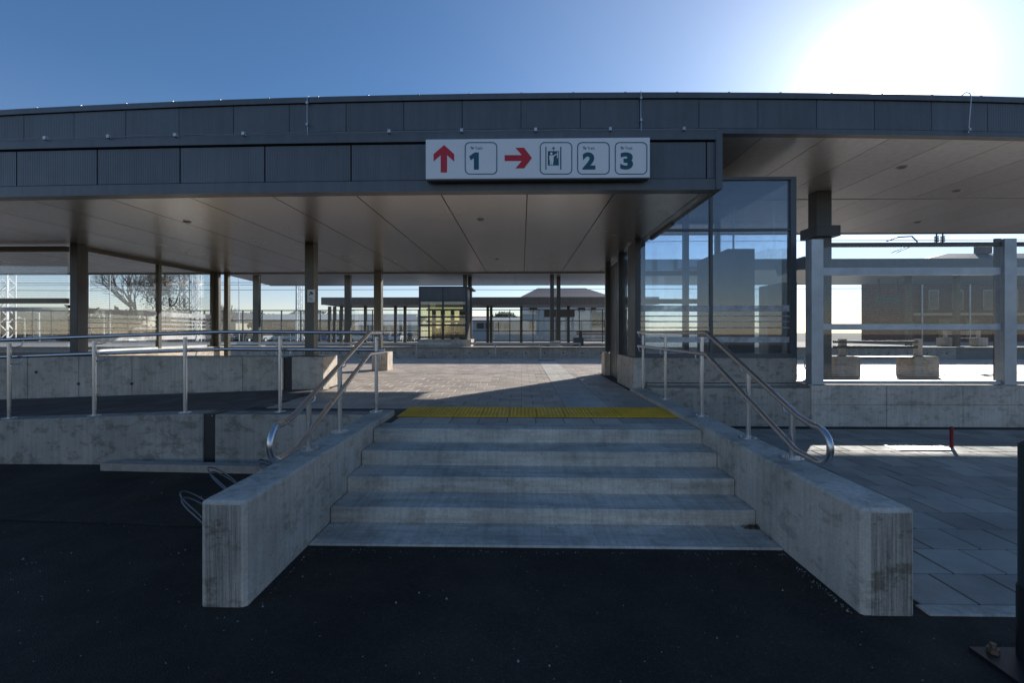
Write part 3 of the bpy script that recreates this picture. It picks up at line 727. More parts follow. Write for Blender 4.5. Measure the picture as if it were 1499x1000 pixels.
for z0, z1 in ((2.60, 2.70), (1.60, 1.70), (.60, .66)): MB().box(-15.9, -8.76, 8.48, 8.56, z0, z1).build('rail', M['column'], sc)
MB().box(-15.9, -8.76, 8.50, 8.54, 1.45, 1.53).build('stripe', M['frost'], sc)
for x0, x1 in ((-15.9, -13.97), (-13.83, -11.27), (-11.13, -8.76)):
    for z0, z1 in ((.665, 1.598), (1.702, 2.598)): MB().box(x0, x1, 8.515, 8.525, z0, z1).build('pane', M['glass_line'], sc)
# ================================================================== LIFT (right)
lt = empty('lift_shaft', 'grey framed glass lift shaft on a concrete plinth beside the steps', 'lift shaft', (3.6, 9.8, 0))
LX0, LX1, LY0, LY1 = PX(938, 8.2), PX(1166, 8.2), 8.2, 11.4
LT = PZ(1050, 259, 8.2)
zp = PZ(1050, 524, 8.2)
MB().box(LX0-.0, LX1-.0, LY0, LY0+.25, .13, zp).build('plinth', M['conc_rough'], lt, bevel=.008)
MB().box(LX0-.14, LX0+.08, LY0-.02, 9.55, -.02, zp+.0).build('plinth', M['conc'], lt, bevel=.01)
MB().box(LX0-.14, LX0+.08, 11.0, 11.42, -.02, zp-.05).build('plinth', M['conc'], lt, bevel=.01)
MB().box(LX0+.1, LX1, LY0-.02, LY1, -.6, .12).build('footing', M['conc_rough'], lt, bevel=.01)
fw = .075
MB().box(LX1-.10, LX1, LY0, LY0+.12, zp, LT).build('frame_post', M['trim'], lt)
MB().box(LX0-.10, LX0+.0, LY0, LY0+.14, zp+.002, LT).build('frame_post', M['dark'], lt)
xm = PX(1042, 8.2); zm = PZ(1042, 336, 8.2)
MB().box(xm-.025, xm+.025, LY0+.01, LY0+.10, zp+.08, LT-.05).build('mullion', M['trim'], lt)
MB().box(LX0+.001, LX1-.101, LY0, LY0+.10, LT-.05, LT).build('top_rail', M['trim'], lt)
MB().box(LX0+.001, LX1-.101, LY0-.01, LY0+.12, zp+.002, zp+.08).build('bottom_rail', M['trim'], lt)
for x0, x1 in ((LX0+.001, xm-.026), (xm+.026, LX1-.101)): MB().box(x0, x1, LY0+.012, LY0+.09, zm-.02, zm+.02).build('transom', M['trim'], lt)
for x0, x1 in ((LX0+.002, xm-.026), (xm+.026, LX1-.102)):
    MB().box(x0, x1, LY0+.04, LY0+.05, zm+.021, LT-.051).build('pane', M['glass_lift'], lt)
    p_ = MB().box(x0, x1, LY0+.04, LY0+.05, zp+.081, zm-.021).build('pane', M['glass_lift'], lt)
    for z0, z1 in STR: MB().box(x0+.004, x1-.004, LY0+.036, LY0+.0385, z0-.0, z1).build('stripe', M['frost'], p_, loc=(0, 0, 0))
# sides and back
for y in (9.55, 11.0): MB().box(LX0-.12, LX0, y-.06, y+.06, zp, 2.73).build('frame_post', M['dark'], lt)
MB().box(LX0-.10, LX0-.001, 8.345, 8.78, zp+.002, 2.7).build('side_panel', M['dark'], lt)
MB().box(LX0+.12, LX0+.16, 8.7, 9.6, .3, 2.0).build('sun_block_panel', M['dark'], lt)  # added opaque panel, keeps sun through the side pane off the platform floor
MB().box(LX0-.03, LX0-.02, 8.79, 9.48, zp+.01, 2.7).build('pane', M['glass_lift'], lt)
MB().box(LX0-.02, LX0+.04, 9.62, 10.93, -.0, 2.62).build('lift_door', M['dark'], lt)
MB().box(LX0-.028, LX0-.0205, 10.26, 10.275, .02, 2.5).build('door_seam', M['galv'], lt)
MB().box(LX0-.06, LX0-.02, 11.07, 11.36, zp-.04, 2.7).build('side_panel', M['dark'], lt)
for x in (LX0+.02, LX1-.06): MB().box(x-.05, x+.05, LY1-.12, LY1, zp, LT).build('frame_post', M['dark'], lt)
MB().box(LX0, LX1, LY1-.10, LY1, LT-.1, LT).build('top_rail', M['trim'], lt)
MB().box(LX0, LX1, LY0+.12, LY1-.1, LT-.035, LT-.005).build('roof_sheet', M['trim'], lt)
MB().box(LX1-.05, LX1-.04, LY0+.12, LY1-.12, zp, LT-.04).build('pane', M['glass_lift'], lt)
MB().box(LX0+.08, LX1-.12, LY1-.06, LY1-.05, zp, LT-.1).build('pane', M['glass_lift'], lt)
for z in (1.75, 2.45): MB().box(LX0+.08, LX1-.12, LY1-.14, LY1-.07, z, z+.12).build('rear_rail', M['dark'], lt)
cb = MB().box(PX(1062, 9.4), LX1-.18, 9.3, 10.9, .02, 2.75).build('lift_car', metal('lift_car_panel', (.07, .06, .05), .3, .45), lt)
for x in (LX0+.55, PX(1003, 10.2)): MB().box(x-.05, x+.05, 10.1, 10.25, -.0, LT-.1).build('guide_rail', M['dark'], lt)
MB().bar((PX(1062, 9.3)+.3, 9.6, 2.36), (PX(1062, 9.3)+.3, 9.6, 3.7), .03).build('cable', M['galv'], lt)
# machine cupboard right of the lift
cbd = empty('equipment_cabinet', 'tall dark metal cabinet squeezed between lift shaft and galvanised post', 'cabinet', (5.3, 8.9, 0))
MB().box(LX1+.06, LX1+.34, 8.75, 9.6, .12, 2.0).build('body', M['dark'], cbd)
MB().box(LX1+.10, LX1+.30, 8.738, 8.749, .2, 1.9).build('door', M['column'], cbd)
MB().bar((LX1+.04, 8.9, 2.25), (LX1+.6, 8.9, 2.42), .06, .22).build('sloped_top', M['trim'], cbd)
pp = MB(); pts = [(LX1+.2+.02*math.sin(i), 8.35-.02*i, .62-.045*i+.02*math.sin(i*1.3)) for i in range(11)]
pp.tube(pts, .009, 6); tag(pp.build('loose_cable', plain('white_cable', (.7, .7, .7), .5)), 'loose white cable hanging below the cabinet on the wall top', 'cable')
# ================================================================== RIGHT WALL + SCREENS
WY = 7.80; WZ = PZ(1300, 564.5, 7.8)
pw = empty('platform_wall', 'concrete retaining wall along the grey side pavement under the glass screens', 'wall', (6, WY, -.56))
xs = [2.235, PX(1173, 7.8)]
seg = [(2.24, PX(1173, 7.8), .06)]
MB().box(2.235, LX1-.0, WY, LY0-.025, -.7, .085).build('wall_panel', M['conc_rough'], pw, bevel=.008)
xj = [LX1+.006, PX(1298, WY), PX(1410, WY), PX(1410, WY)+2.9, PX(1410, WY)+8]
for a, b_ in zip(xj[:-1], xj[1:]):
    MB().box(a+.003, b_-.003, WY, 8.15, -.19, WZ).build('wall_panel', M['conc'], pw, bevel=.005)
    MB().box(a+.003, b_-.003, WY, 8.15, -.7, -.196).build('wall_panel', M['conc'], pw, bevel=.005)
MB().box(LX1, 24, WY+.012, 8.55, -.7, WZ-.012).build('core', M['conc_rough'], pw)
gs = empty('wind_screen', 'ruled glass wind screen on galvanised posts along the platform wall at right', 'glass screen', (7, WY+.1, WZ))
zt = PZ(1200, 350, WY)
xa, xb = PX(1197, WY), PX(1480, WY)
sp_ = xb-xa
for i in range(4):
    x = xa+i*sp_
    for dx in (-.10, .08): MB().box(x+dx, x+dx+.018, WY+.02, WY+.17, WZ+.002, zt).build('post_flange', M['galv'], gs)
    MB().box(x-.10, x+.098, WY+.002, WY+.018, WZ+.002, zt+.0).build('post', M['galv'], gs)
    MB().box(x-.05, x+.05, WY+.2, WY+.24, WZ+.0, zt+.04).build('post_back', M['dark'], gs)
    MB().box(x-.16, x+.16, WY-.002+.004, WY+.24, WZ-.0+.0005, WZ+.012).build('base_plate', M['galv'], gs)
for i in range(3):
    x0, x1 = xa+i*sp_+.105, xa+(i+1)*sp_-.105
    for p0, p1 in ((354, 360), (391, 402), (474, 483), (558, 563)):
        MB().box(x0, x1, WY+.05, WY+.12, PZ(1300, p1, WY), PZ(1300, p0, WY)).build('rail', M['galv'] if p0 != 354 else M['column'], gs)
    for p0, p1 in ((360.5, 390.5), (402.5, 473.5), (483.5, 557.5)):
        MB().box(x0, x1, WY+.08, WY+.088, PZ(1300, p1, WY), PZ(1300, p0, WY)).build('pane', M['glass_line'], gs)
# ================================================================== FOREGROUND POLE
px_ = PX(1494.5, 2.2)
X0 = P(1497, 700, 2.25).x
pr = .055
po = empty('foreground_pole', 'dark steel pole on a bolted base plate at the right picture edge', 'pole', (X0+pr, 2.25, -.56))
MB().cyl(X0+pr, 2.25, -.545, .50, pr, 28).build('shaft', M['pole'], po, smooth=True)
MB().cyl(X0+pr, 2.25, .50, .53, pr, 28, r2=.02).build('cap', M['pole'], po, smooth=True)
MB().cyl(X0+pr, 2.25, -.545, -.20, pr+.006, 28).build('sleeve', M['seal'], po, smooth=True)
MB().box(X0-.18, X0+.42, 1.98, 2.33, -.558, -.545).build('base_plate', metal('wet_dark_plate', (.03, .03, .032), .3, .3), po)
for dx, dy in ((-.10, .04), (.28, .04)): 
    MB().cyl(X0+dx, 2.25+dy, -.545, -.50, .014, 6).build('bolt', M['rail_rust'], po); MB().cyl(X0+dx, 2.25+dy, -.545, -.522, .026, 6).build('nut', M['rail_rust'], po)
# ================================================================== TRACKS + ISLAND
MB().box(-120, 120, 17.3, 24.3, -.80, -.74).build('track_bed', M['ballast'], kind='structure')
MB().box(-120, 120, 16.98, 17.48, -.25, .004).build('platform_edge', M['conc'], kind='structure')
for y, w in ((19.0, 0), (20.45, 0)):
    lab = 'nearer rail of the track beside the first platform' if y < 20 else 'farther rail of the track beside the first platform'
    t = MB().box(-100, 100, y-.035, y+.035, -.62, -.56); t.box(-100, 100, y-.07, y+.07, -.74, -.72); t.box(-100, 100, y-.012, y+.012, -.72, -.62)
    tag(t.build('track_rail', M['rail_rust']), lab, 'rail')
IZ = .24; IY = 24.3
isl = MB().box(-120, 120, IY+.02, 38, -.8, IZ-.01).build('island_platform', plain('island_paving', (.36, .33, .30), .9, var=.3, scale=3), kind='structure')
me_e = MB().box(-.50, .50, 0, .03, -.9, -.005).mesh('edge_panel', M['conc'])
me_d = MB().tube([(0, -.004, 0), (0, .012, 0)], .04, 10).mesh('lifting_hole', M['seal'])
for i in range(46):
    x = -23+i*1.01
    e = inst('edge_panel', me_e, (x, IY-.012, IZ), isl); inst('lifting_hole', me_d, (x, IY-.012, IZ-.33), e)
MB().box(-120, 120, IY-.10, IY+.5, IZ-.04, IZ+.004).build('edge_slab', M['conc'], isl)
# divider railing between tracks
df = empty('track_railing', 'low grey railing between the tracks in front of the island platform', 'railing', (0, 21.9, -.74))
MB().box(PX(687, 21.9), PX(850, 21.9), 21.87, 21.93, PZ(770, 504.5, 21.9), PZ(770, 501.5, 21.9)).build('rail', M['galv'], df)
MB().box(-14, PX(660, 21.9), 21.87, 21.93, PZ(770, 504.5, 21.9), PZ(770, 501.5, 21.9)).build('rail', M['galv'], df)
for px in (405, 460, 528, 610, 725, 791, 849): MB().box(PX(px, 21.9)-.03, PX(px, 21.9)+.03, 21.88, 21.92, -.74, PZ(px, 504.5, 21.9)).build('post', M['galv'], df)
# island canopy
ic = empty('island_canopy', 'wide flat canopy over the island platform seen beyond the tracks', 'canopy', (0, 27, IZ))
z0 = 4.3
xi = [-17.2+2.1*k for k in range(28)]
for k, (a, b_) in enumerate(zip(xi[:-1], xi[1:])):
    a0 = a if k else a; 
    MB().hexa([(a+.01 if k else -16.6, 23.8, z0), (b_-.01, 23.8, z0), (b_-.01, 31.2, z0), (a+.01 if k else -17.6, 31.2, z0), (a+.01 if k else -16.6, 23.8, z0+.03), (b_-.01, 23.8, z0+.03), (b_-.01, 31.2, z0+.03), (a+.01 if k else -17.6, 31.2, z0+.03)]).build('ceiling_panel', M['ceil2'], ic)
MB().hexa([(-16.65, 23.7, z0-.02), (41, 23.7, z0-.02), (41, 23.79, z0-.02), (-16.65, 23.79, z0-.02), (-16.65, 23.7, z0+.55), (41, 23.7, z0+.55), (41, 23.79, z0+.55), (-16.65, 23.79, z0+.55)]).build('front_fascia', M['trim'], ic)
MB().box(-17.6, 41, 31.21, 31.3, z0-.02, z0+.5).build('rear_fascia', M['trim'], ic)
MB().hexa([(-16.6, 23.8, z0+.04), (41, 23.8, z0+.04), (41, 31.2, z0+.04), (-17.6, 31.2, z0+.04), (-16.6, 23.8, z0+.5), (41, 23.8, z0+.5), (41, 31.2, z0+.5), (-17.6, 31.2, z0+.5)]).build('roof_deck', M['trim'], ic)
for px in (376, 509.5, 681, 688, 808, 817.5, 1075, 1330, 1400): 
    Y = 25.8 if px not in (688, 817.5) else 26.6
    MB().box(PX(px, Y)-(.17 if px < 600 else .11), PX(px, Y)+(.17 if px < 600 else .11), Y-.12, Y+.12, IZ, z0).build('column', M['column'], ic)
for px in (376, 509.5, 813): MB().box(PX(px, 25.6)-.3, PX(px, 25.6)+.3, 25.5, 26.1, IZ-.005, IZ+.28 if px == 813 else IZ+.03).build('footing', M['conc'], ic)
# island lift
il = empty('island_lift', 'dark framed glass lift tower on the island platform, amber inside', 'lift shaft', (-3.5, 26, IZ))
A, B, Yl = PX(613, 24.9), PX(683, 24.9), 24.9; zt_ = PZ(650, 419, 24.9); zb_ = PZ(650, 497, 24.9)
MB().box(A, B+.25, Yl, Yl+2.6, IZ-.01, zb_).build('plinth', M['conc'], il)
for x in (A, (A+B)/2-.04, B-.08): MB().box(x, x+.09, Yl, Yl+.1, zb_, zt_).build('frame_post', M['dark'], il)
MB().box(A+.091, B-.081, Yl+.01, Yl+.09, zt_-.10, zt_).build('top_rail', M['dark'], il)
MB().box(A+.091, B-.081, Yl+.02, Yl+.06, PZ(650, 440, Yl), zt_-.101).build('header_panel', M['trim'], il)
for py in (440, 464, 476, 494): z = PZ(650, py, Yl); MB().box(A+.091, B-.081, Yl+.004, Yl+.0195, z-.05, z+.05).build('transom', M['dark'], il)
for py0, py1 in ((441.5, 463), (465, 475), (477, 493)): MB().box(A+.092, B-.082, Yl+.06, Yl+.07, PZ(650, py1, Yl), PZ(650, py0, Yl)).build('pane', M['glass_amber'], il)
for x in (A, B-.08): MB().box(x, x+.09, Yl+2.5, Yl+2.6, zb_, zt_).build('frame_post', M['dark'], il)
MB().box(A+.1, B-.1, Yl+2.54, Yl+2.56, zb_, PZ(650, 440, Yl)).build('pane', M['glass_amber'], il)
MB().box(A, B+.25, Yl+.1, Yl+2.6, zt_-.08, zt_-.01).build('roof_sheet', M['trim'], il)
MB().box(B+.02, B+.04, Yl+.1, Yl+2.5, zb_, zt_-.1).build('side_panel', M['dark'], il)
for fx in (.22, .42, .63, .82): MB().box(A+(B-A)*fx-.09, A+(B-A)*fx+.09, Yl+1.2, Yl+1.5, zb_, PZ(650, 452, Yl)).build('guide_rail', M['dark'], il)
for z in (1.6, 2.3): MB().box(A+.1, B-.1, Yl+1.6, Yl+1.7, z, z+.12).build('cross_rail', M['column'], il)
# island shelter (small canopy beyond)
ish = empty('platform_shelter', 'long low platform shelter with slim columns and glass on the island platform', 'shelter', (-2, 33, IZ))
SYf = 32.0; A, B = PX(470, SYf), PX(965, SYf)
MB().box(A, B, SYf, SYf+.12, PZ(700, 446, SYf), PZ(700, 435, SYf)).build('front_fascia', M['shelter'], ish)
MB().box(A+.02, B-.02, SYf+.12, SYf+4.6, PZ(700, 445.5, SYf), PZ(700, 436, SYf)).build('roof_slab', M['ceil2'], ish)
for px in (482.6, 490, 500, 535, 579, 593, 714, 719, 763, 832, 902): 
    Yc = 34.5; MB().box(PX(px, Yc)-.10, PX(px, Yc)+.10, Yc-.1, Yc+.1, IZ, PZ(700, 445.6, SYf)).build('column', M['column'], ish)
for k in range(26):
    x = -13.5+k*.9
    if k not in (9, 10, 11): MB().box(x+.03, x+.87, 35.2, 35.23, IZ+.15, 2.75).build('pane', M['glass'], ish)
    if k % 2 == 0: MB().box(x-.03, x+.03, 35.17, 35.26, IZ, 2.8).build('frame_post', M['dark'], ish)
for z in (2.75, 1.9, 1.1, .35): MB().box(-13.5, 9.9, 35.17, 35.25, z, z+.06).build('rail', M['column'], ish)
MB().box(PX(797, 34), PX(842, 34), 34.3, 34.5, PZ(800, 464, 34), PZ(800, 453, 34)).build('solid_panel', M['trim'], ish)
# noise screen on the island's far side, left
ns = empty('noise_screen', 'transparent screen fence on posts beyond the island platform at left', 'fence', (-16, 36.5, IZ))
for k in range(26):
    x = -42+k*1.6; 
    if x > -14: break
    MB().box(x-.04, x+.04, 36.4, 36.5, IZ, PZ(400, 454.5, 36.5)).build('post', M['dark'], ns)
    MB().box(x+.05, x+1.55, 36.44, 36.46, IZ+.2, PZ(400, 455, 36.5)).build('pane', M['glass'], ns)
for py in (454.5, 469, 484, 500): z = PZ(400, py, 36.4); MB().box(-43, -13.6, 36.38, 36.52-.005*py/454, z-.04, z+.035).build('rail', M['column'], ns)
# ================================================================== BENCHES
def bench(name, label, x0, x1, y, z, blockmat, wood, back=True):
    e = empty(name, label, 'bench', ((x0+x1)/2, y, z))
    for x in (x0, x1):
        MB().box(x-.28, x+.28, y, y+.55, z, z+.48).build('block', blockmat, e, bevel=.015)
        if back: MB().box(x+.10, x+.24, y+.40, y+.50, z+.481, z+.88).build('back_support', blockmat, e)
    for k in range(4): MB().box(x0-.1, x1+.1, y+.05+k*.12, y+.14+k*.12, z+.481, z+.52).build('slat', wood, e) if not back else MB().box(x0+.285, x1-.285, y+.03+k*.10, y+.11+k*.10, z+.43, z+.47).build('slat', wood, e)
    if back:
        for k in range(2): MB().box(x0-.1, x1+.1, y+.36, y+.395, z+.66+k*.12, z+.72+k*.12).build('back_slat', wood, e)
    return e
bench('platform_bench', 'concrete block bench with slatted back seen through the right wind screen', PX(1238, 10.7), PX(1352, 10.7), 10.6, 0, M['conc'], M['column'])
bench('platform_bench', 'dark brown slatted bench on the island platform left of the near lift', PX(848, 26), PX(886, 26)+1.2, 26.2, IZ, M['dark'], M['bench_wood'])
bench('platform_bench', 'low concrete bench on the far island platform, seen through right screen', PX(1395, 26), PX(1445, 26), 26.2, IZ, M['conc'], M['conc'])
# ================================================================== BACKGROUND BUILDINGS
GZ = -.45
def house(name, label, px0, px1, Y, depth, eave_py, ridge_py, wall, roof, hip=False, windows=(), axis='x', base=GZ):
    x0, x1 = PX(px0, Y), PX(px1, Y); ze = PZ((px0+px1)/2, eave_py, Y); zr = PZ((px0+px1)/2, ridge_py, Y)
    e = empty(name, label, 'building', ((x0+x1)/2, Y, base))
    MB().box(x0, x1, Y, Y+depth, base-.3, ze).build('wall', wall, e)
    ov = .4; m_ = MB()
    if axis == 'x':
        ins = (x1-x0)*.25 if hip else 0
        v = [(x0-ov, Y-ov, ze), (x1+ov, Y-ov, ze), (x1+ov, Y+depth+ov, ze), (x0-ov, Y+depth+ov, ze), (x0-ov+ins, Y+depth/2, zr), (x1+ov-ins, Y+depth/2, zr)]
        fs = [(0, 1, 5, 4), (2, 3, 4, 5), (1, 2, 5), (3, 0, 4), (3, 2, 1, 0)]
    else:
        xm_ = (x0+x1)/2
        v = [(x0-ov, Y-ov, ze), (x1+ov, Y-ov, ze), (x1+ov, Y+depth+ov, ze), (x0-ov, Y+depth+ov, ze), (xm_, Y-ov+(depth/2 if hip else 0), zr), (xm_, Y+depth+ov-(depth/2 if hip else 0), zr)]
        fs = [(0, 1, 4), (1, 2, 5, 4), (2, 3, 5), (3, 0, 4, 5), (3, 2, 1, 0)]
    m_.add(v, fs); m_.build('roof', roof, e)
    for (wx0, wx1, wy0, wy1) in windows:
        a, b_ = P(wx0, wy0, Y), P(wx1, wy1, Y)
        w = MB().box(a.x-.08, b_.x+.08, Y-.06, Y-.001, b_.z-.08, a.z+.08).build('window', M['cream'] if wall is M['brick'] else M['greyroof'], e)
        MB().box(a.x, b_.x, Y-.08, Y-.062, b_.z, a.z).build('pane', M['window'], w, loc=(0, 0, 0))
    return e
house('warehouse', 'long low brown warehouse with pale roof beyond the car park', 270, 600, 105, 14, 469, 458, M['brick'], M['greyroof'], windows=[(400+i*22, 412+i*22, 473, 478) for i in range(9)])
house('house', 'cream gabled house behind the car park at left', 300, 345, 95, 12, 471, 455, M['cream'], M['rooftile'], axis='y', windows=[(312, 318, 473, 480), (326, 332, 473, 480)])
house('house', 'small house with red hipped roof above the warehouse', 412, 448, 125, 10, 466, 454, M['cream'], M['redtile'], hip=True, windows=[(420, 425, 468, 471)])
house('warehouse', 'grey roofed shed to the right of the warehouse, seen between slim columns', 520, 612, 90, 16, 476, 461, M['render'], M['greyroof'], windows=[(530+i*14, 539+i*14, 478, 486) for i in range(5)])
house('house', 'distant house with pale walls behind the island lift tower', 690, 760, 110, 12, 470, 462, M['render'], M['redtile'], windows=[(700, 706, 473, 478), (720, 726, 473, 478)])
# tiled white building right
hb = house('white_building', 'two storey white building with dark tiled hipped roof beyond the tracks', 762, 900, 46, 14, 438, 412, M['render'], M['rooftile'], hip=True, windows=[(865, 872, 446, 457), (846, 856, 447, 456), (775, 786, 449, 457), (775, 782, 470, 482), (866, 885, 457, 479)])
rl = MB()
for k in range(38):
    x = PX(758, 46)+k*.27; rl.bar((x, 45.58, PZ(800, 438, 46)+.02), (x*1.0+.0, 52.6, PZ(800, 412, 46)+.02), .10, .08)
bs = hb.children
house('warehouse', 'pale low building with wide windows beyond the shelter right of the lift', 692, 762, 60, 12, 469, 463, M['render'], M['greyroof'], windows=[(698+i*13, 708+i*13, 473, 481) for i in range(4)])
sb = house('station_building', 'large dark station building with gabled roof behind the right wind screen', 1337, 1760, 40, 6, 384, 362, M['brick'], M['rooftile'], hip=True, windows=[(1360, 1372, 426, 452), (1395, 1408, 426, 452), (1440, 1453, 426, 452), (1475, 1488, 426, 452)])
gx0, gx1 = PX(1337, 40), PX(1760, 40)
MB().box(gx0, gx1, 39.5, 39.6, PZ(1400, 386, 40), PZ(1400, 383.6, 40)).build('gutter', M['galv'], sb)
for px in (1350, 1420, 1520): MB().cyl(PX(px, 39.9), 39.9, GZ, PZ(px, 386, 40), .06, 8).build('downpipe', M['galv'], sb)
MB().box(gx0, gx1, 39.93, 39.999, PZ(1400, 462, 40), PZ(1400, 458, 40)).build('string_course', M['cream'], sb)
for px in (1372, 1412, 1452): w = MB().box(PX(px, 40), PX(px, 40)+1.1, 39.9, 39.99, GZ, PZ(px, 467, 40)).build('door', M['window'], sb)
MB().box(PX(1430, 43), PX(1430, 43)+.9, 42.5, 43.3, PZ(1430, 372, 43), PZ(1430, 356, 43)).build('chimney', M['brick'], sb)
lbd = empty('info_panel', 'dark hanging platform name board under the island canopy at right', 'sign', (PX(1330, 28), 28, 3.6))
MB().box(PX(1284, 28), PX(1318, 28), 28, 28.1, PZ(1300, 442, 28), PZ(1300, 436, 28)).build('board', M['teal'], lbd)
MB().box(PX(1284, 28)+.1, PX(1284, 28)+.16, 28.02, 28.08, PZ(1300, 436, 28), 4.3).build('hanger', M['dark'], lbd)
MB().box(PX(1318, 28)-.16, PX(1318, 28)-.1, 28.02, 28.08, PZ(1300, 436, 28), 4.3).build('hanger', M['dark'], lbd)
# brown slope / roofs far left
house('long_roof', 'long building with wide rusty red roof at the far left', -260, 84, 80, 4, 486, 455, M['brick'], M['redtile'])
# ================================================================== POLES, MASTS, WIRES
def lattice(name, label, px, Y, w, h, mat, group=None):
    x = PX(px, Y); e = empty(name, label, 'mast', (x, Y, GZ), group); m_ = MB()
    for dx in (-w/2, w/2):
        for dy in (-w/2, w/2): m_.bar((x+dx, Y+dy, GZ), (x+dx, Y+dy, GZ+h), w*.11)
    m_.build('chord', mat, e); m_ = MB(); n_ = int(h/w)
    for i in range(n_):
        z = GZ+i*w; s_ = 1 if i % 2 else -1
        m_.bar((x-s_*w/2, Y-w/2, z), (x+s_*w/2, Y-w/2, z+w), w*.07); m_.bar((x-s_*w/2, Y+w/2, z), (x+s_*w/2, Y+w/2, z+w), w*.07)
        m_.bar((x-w/2, Y-s_*w/2, z), (x-w/2, Y+s_*w/2, z+w), w*.07); m_.bar((x+w/2, Y-s_*w/2, z), (x+w/2, Y+s_*w/2, z+w), w*.07)
    m_.build('lacing', mat, e); return e
lattice('lattice_mast', 'white lattice mast seen through the leftmost glass pane', 11, 42, .75, 9, M['white'])
lattice('lattice_mast', 'dark lattice mast beside the brown leaved tree at left', 270, 48, .62, 9.5, M['dark'])
lattice('lattice_mast', 'slim white lattice mast just left of the screen end post', 288, 46, .55, 9, M['white'])
lattice('lattice_mast', 'grey lattice mast behind the thin pole above the warehouse', 439, 52, .45, 9, M['galv'])
def spole(name, label, px, Y, top, r=.07, lamp=False, group=None):
    x = PX(px, Y); e = empty(name, label, 'lamp post' if lamp else 'pole', (x, Y, GZ), group)
    MB().cyl(x, Y, GZ, top, r, 10, r2=r*.7).build('shaft', M['galv'], e, smooth=True)
    if lamp: MB().bar((x, Y, top), (x-.8, Y, top+.12), .08).build('arm', M['galv'], e); MB().box(x-1.1, x-.6, Y-.15, Y+.15, top+.06, top+.2).build('lamp_head', M['white'], e)
    return e
spole('thin_pole', 'thin white pole right beside the thick left column', 130, 40, 7.5)
spole('thin_pole', 'thin grey pole between the column and the bare tree', 161, 40, 7.5, .05)
spole('thin_pole', 'very thin pole standing between house and warehouse', 350, 50, 8.5, .06)
spole('thin_pole', 'dark pole standing directly before the grey lattice mast', 434, 45, 8.5, .11)
spole('lamp_post', 'low white lamp post behind the leftmost pane', 57, 38, 2.7, .09, True)
spole('lamp_post', 'shorter lamp post left of the brighter one, far left', 36, 52, 2.6, .08, True)
spole('lamp_post', 'small lamp post seen through the middle glass pane', 152, 50, 3.0, .08, True)
for k, (Y, z) in enumerate(((27.6, 4.95), (21.0, 5.2), (46, 6.1), (46, 5.35), (52, 6.5))):
    m_ = MB(); m_.tube([(-90+i*9, Y, z+(.05 if i % 5 else 0)) for i in range(21)], .012 if Y < 30 else .025, 5)
    tag(m_.build('overhead_wire', M['dark']), ['overhead line wire just above the island canopy level', 'contact wire above the first track, hidden mostly by the roof', 'upper overhead wire crossing the sky gap beyond the island', 'lower overhead wire crossing the sky gap beyond the island', 'farthest overhead wire behind the island canopy'][k], 'wire')
# overhead line bracket above right screen
ob = empty('overhead_bracket', 'overhead line bracket with insulators above the right wind screen', 'bracket', (PX(1330, 21), 21, 5.3))
m_ = MB(); a = P(1297, 352, 21); 
m_.tube([P(1298, 353, 21), P(1315, 347, 21), P(1335, 346, 21), P(1343, 354, 21)], .03, 6); m_.tube([P(1343, 354, 21), P(1305, 370, 21)], .018, 6); m_.tube([P(1335, 360, 21), P(1312, 370, 21)], .018, 6)
m_.build('arm', M['dark'], ob)
for px in (1371, 1380):
    c = P(px, 350, 21); m_ = MB()
    for q in range(4): m_.cyl(c.x, 21, c.z-.12+q*.07, c.z-.08+q*.07, .09, 10)
    m_.cyl(c.x, 21, c.z-.15, c.z+.25, .03, 6); m_.build('insulator', M['dark'], ob)
# ================================================================== TREES
def tree(name, label, px, Y, top_py, spread, leafmat=None, leaves=0, depth=6, seed=1, base=GZ, size=.22, trunk_r=None, group=None, sig=.035, droop=0):
    rnd = random.Random(seed); x = PX(px, Y); H = PZ(px, top_py, Y)-base
    e = empty(name, label, 'tree', (x, Y, base), group); m_ = MB(); tips = []
    tr = trunk_r or H*.028
    def grow(p, d, L, r, lv):
        q = p+d*L; mid = p+d*L*.5+Vector((rnd.gauss(0, 1), rnd.gauss(0, 1), rnd.gauss(0, .5)))*L*.06
        m_.tube([p, mid, q], r, 6 if lv < 2 else (4 if lv < 4 else 3), cap=False, r2=r*.68)
        if lv >= depth-2: tips.append((mid+q)*.5); tips.append(q)
        if lv >= depth: return
        for i in range(3 if lv < 4 else 2):
            a = rnd.uniform(0, 6.28); tilt = rnd.uniform(.3, .75)*spread
            s_ = d.orthogonal().normalized(); s_ = Matrix.Rotation(a+i*2.1, 3, d) @ s_
            nd = (d*math.cos(tilt)+s_*math.sin(tilt)+Vector((0, 0, .12))).normalized()
            grow(q if i else mid.lerp(q, .8), nd, L*rnd.uniform(.66, .84), r*.62, lv+1)
    L0 = H*.26
    grow(Vector((x, Y, base)), Vector((rnd.gauss(0, .03), 0, 1)).normalized(), L0, tr, 0)
    m_.build('trunk', M['trunk'], e)
    if leaves:
        l_ = MB()
        clumps = [Vector((x+rnd.gauss(0, .10)*H, Y+rnd.gauss(0, .1)*H, base+H*rnd.uniform(.38, 1.02))) for q in range(26)] if droop > 1 else None
        for i in range(leaves):
            c = (rnd.choice(clumps) if clumps and i % 3 else rnd.choice(tips))+Vector((rnd.gauss(0, 1), rnd.gauss(0, 1), rnd.gauss(0, 1)-droop))*H*sig
            s_ = size*rnd.uniform(.5, 1.2); u = Vector((rnd.gauss(0, 1), rnd.gauss(0, 1), rnd.gauss(0, 1))).normalized(); v = u.orthogonal().normalized()
            l_.add([c-u*s_, c-v*s_*.5, c+u*s_, c+v*s_*.5], [(0, 1, 2, 3)])
        l_.build('crown', leafmat, e)
    return e
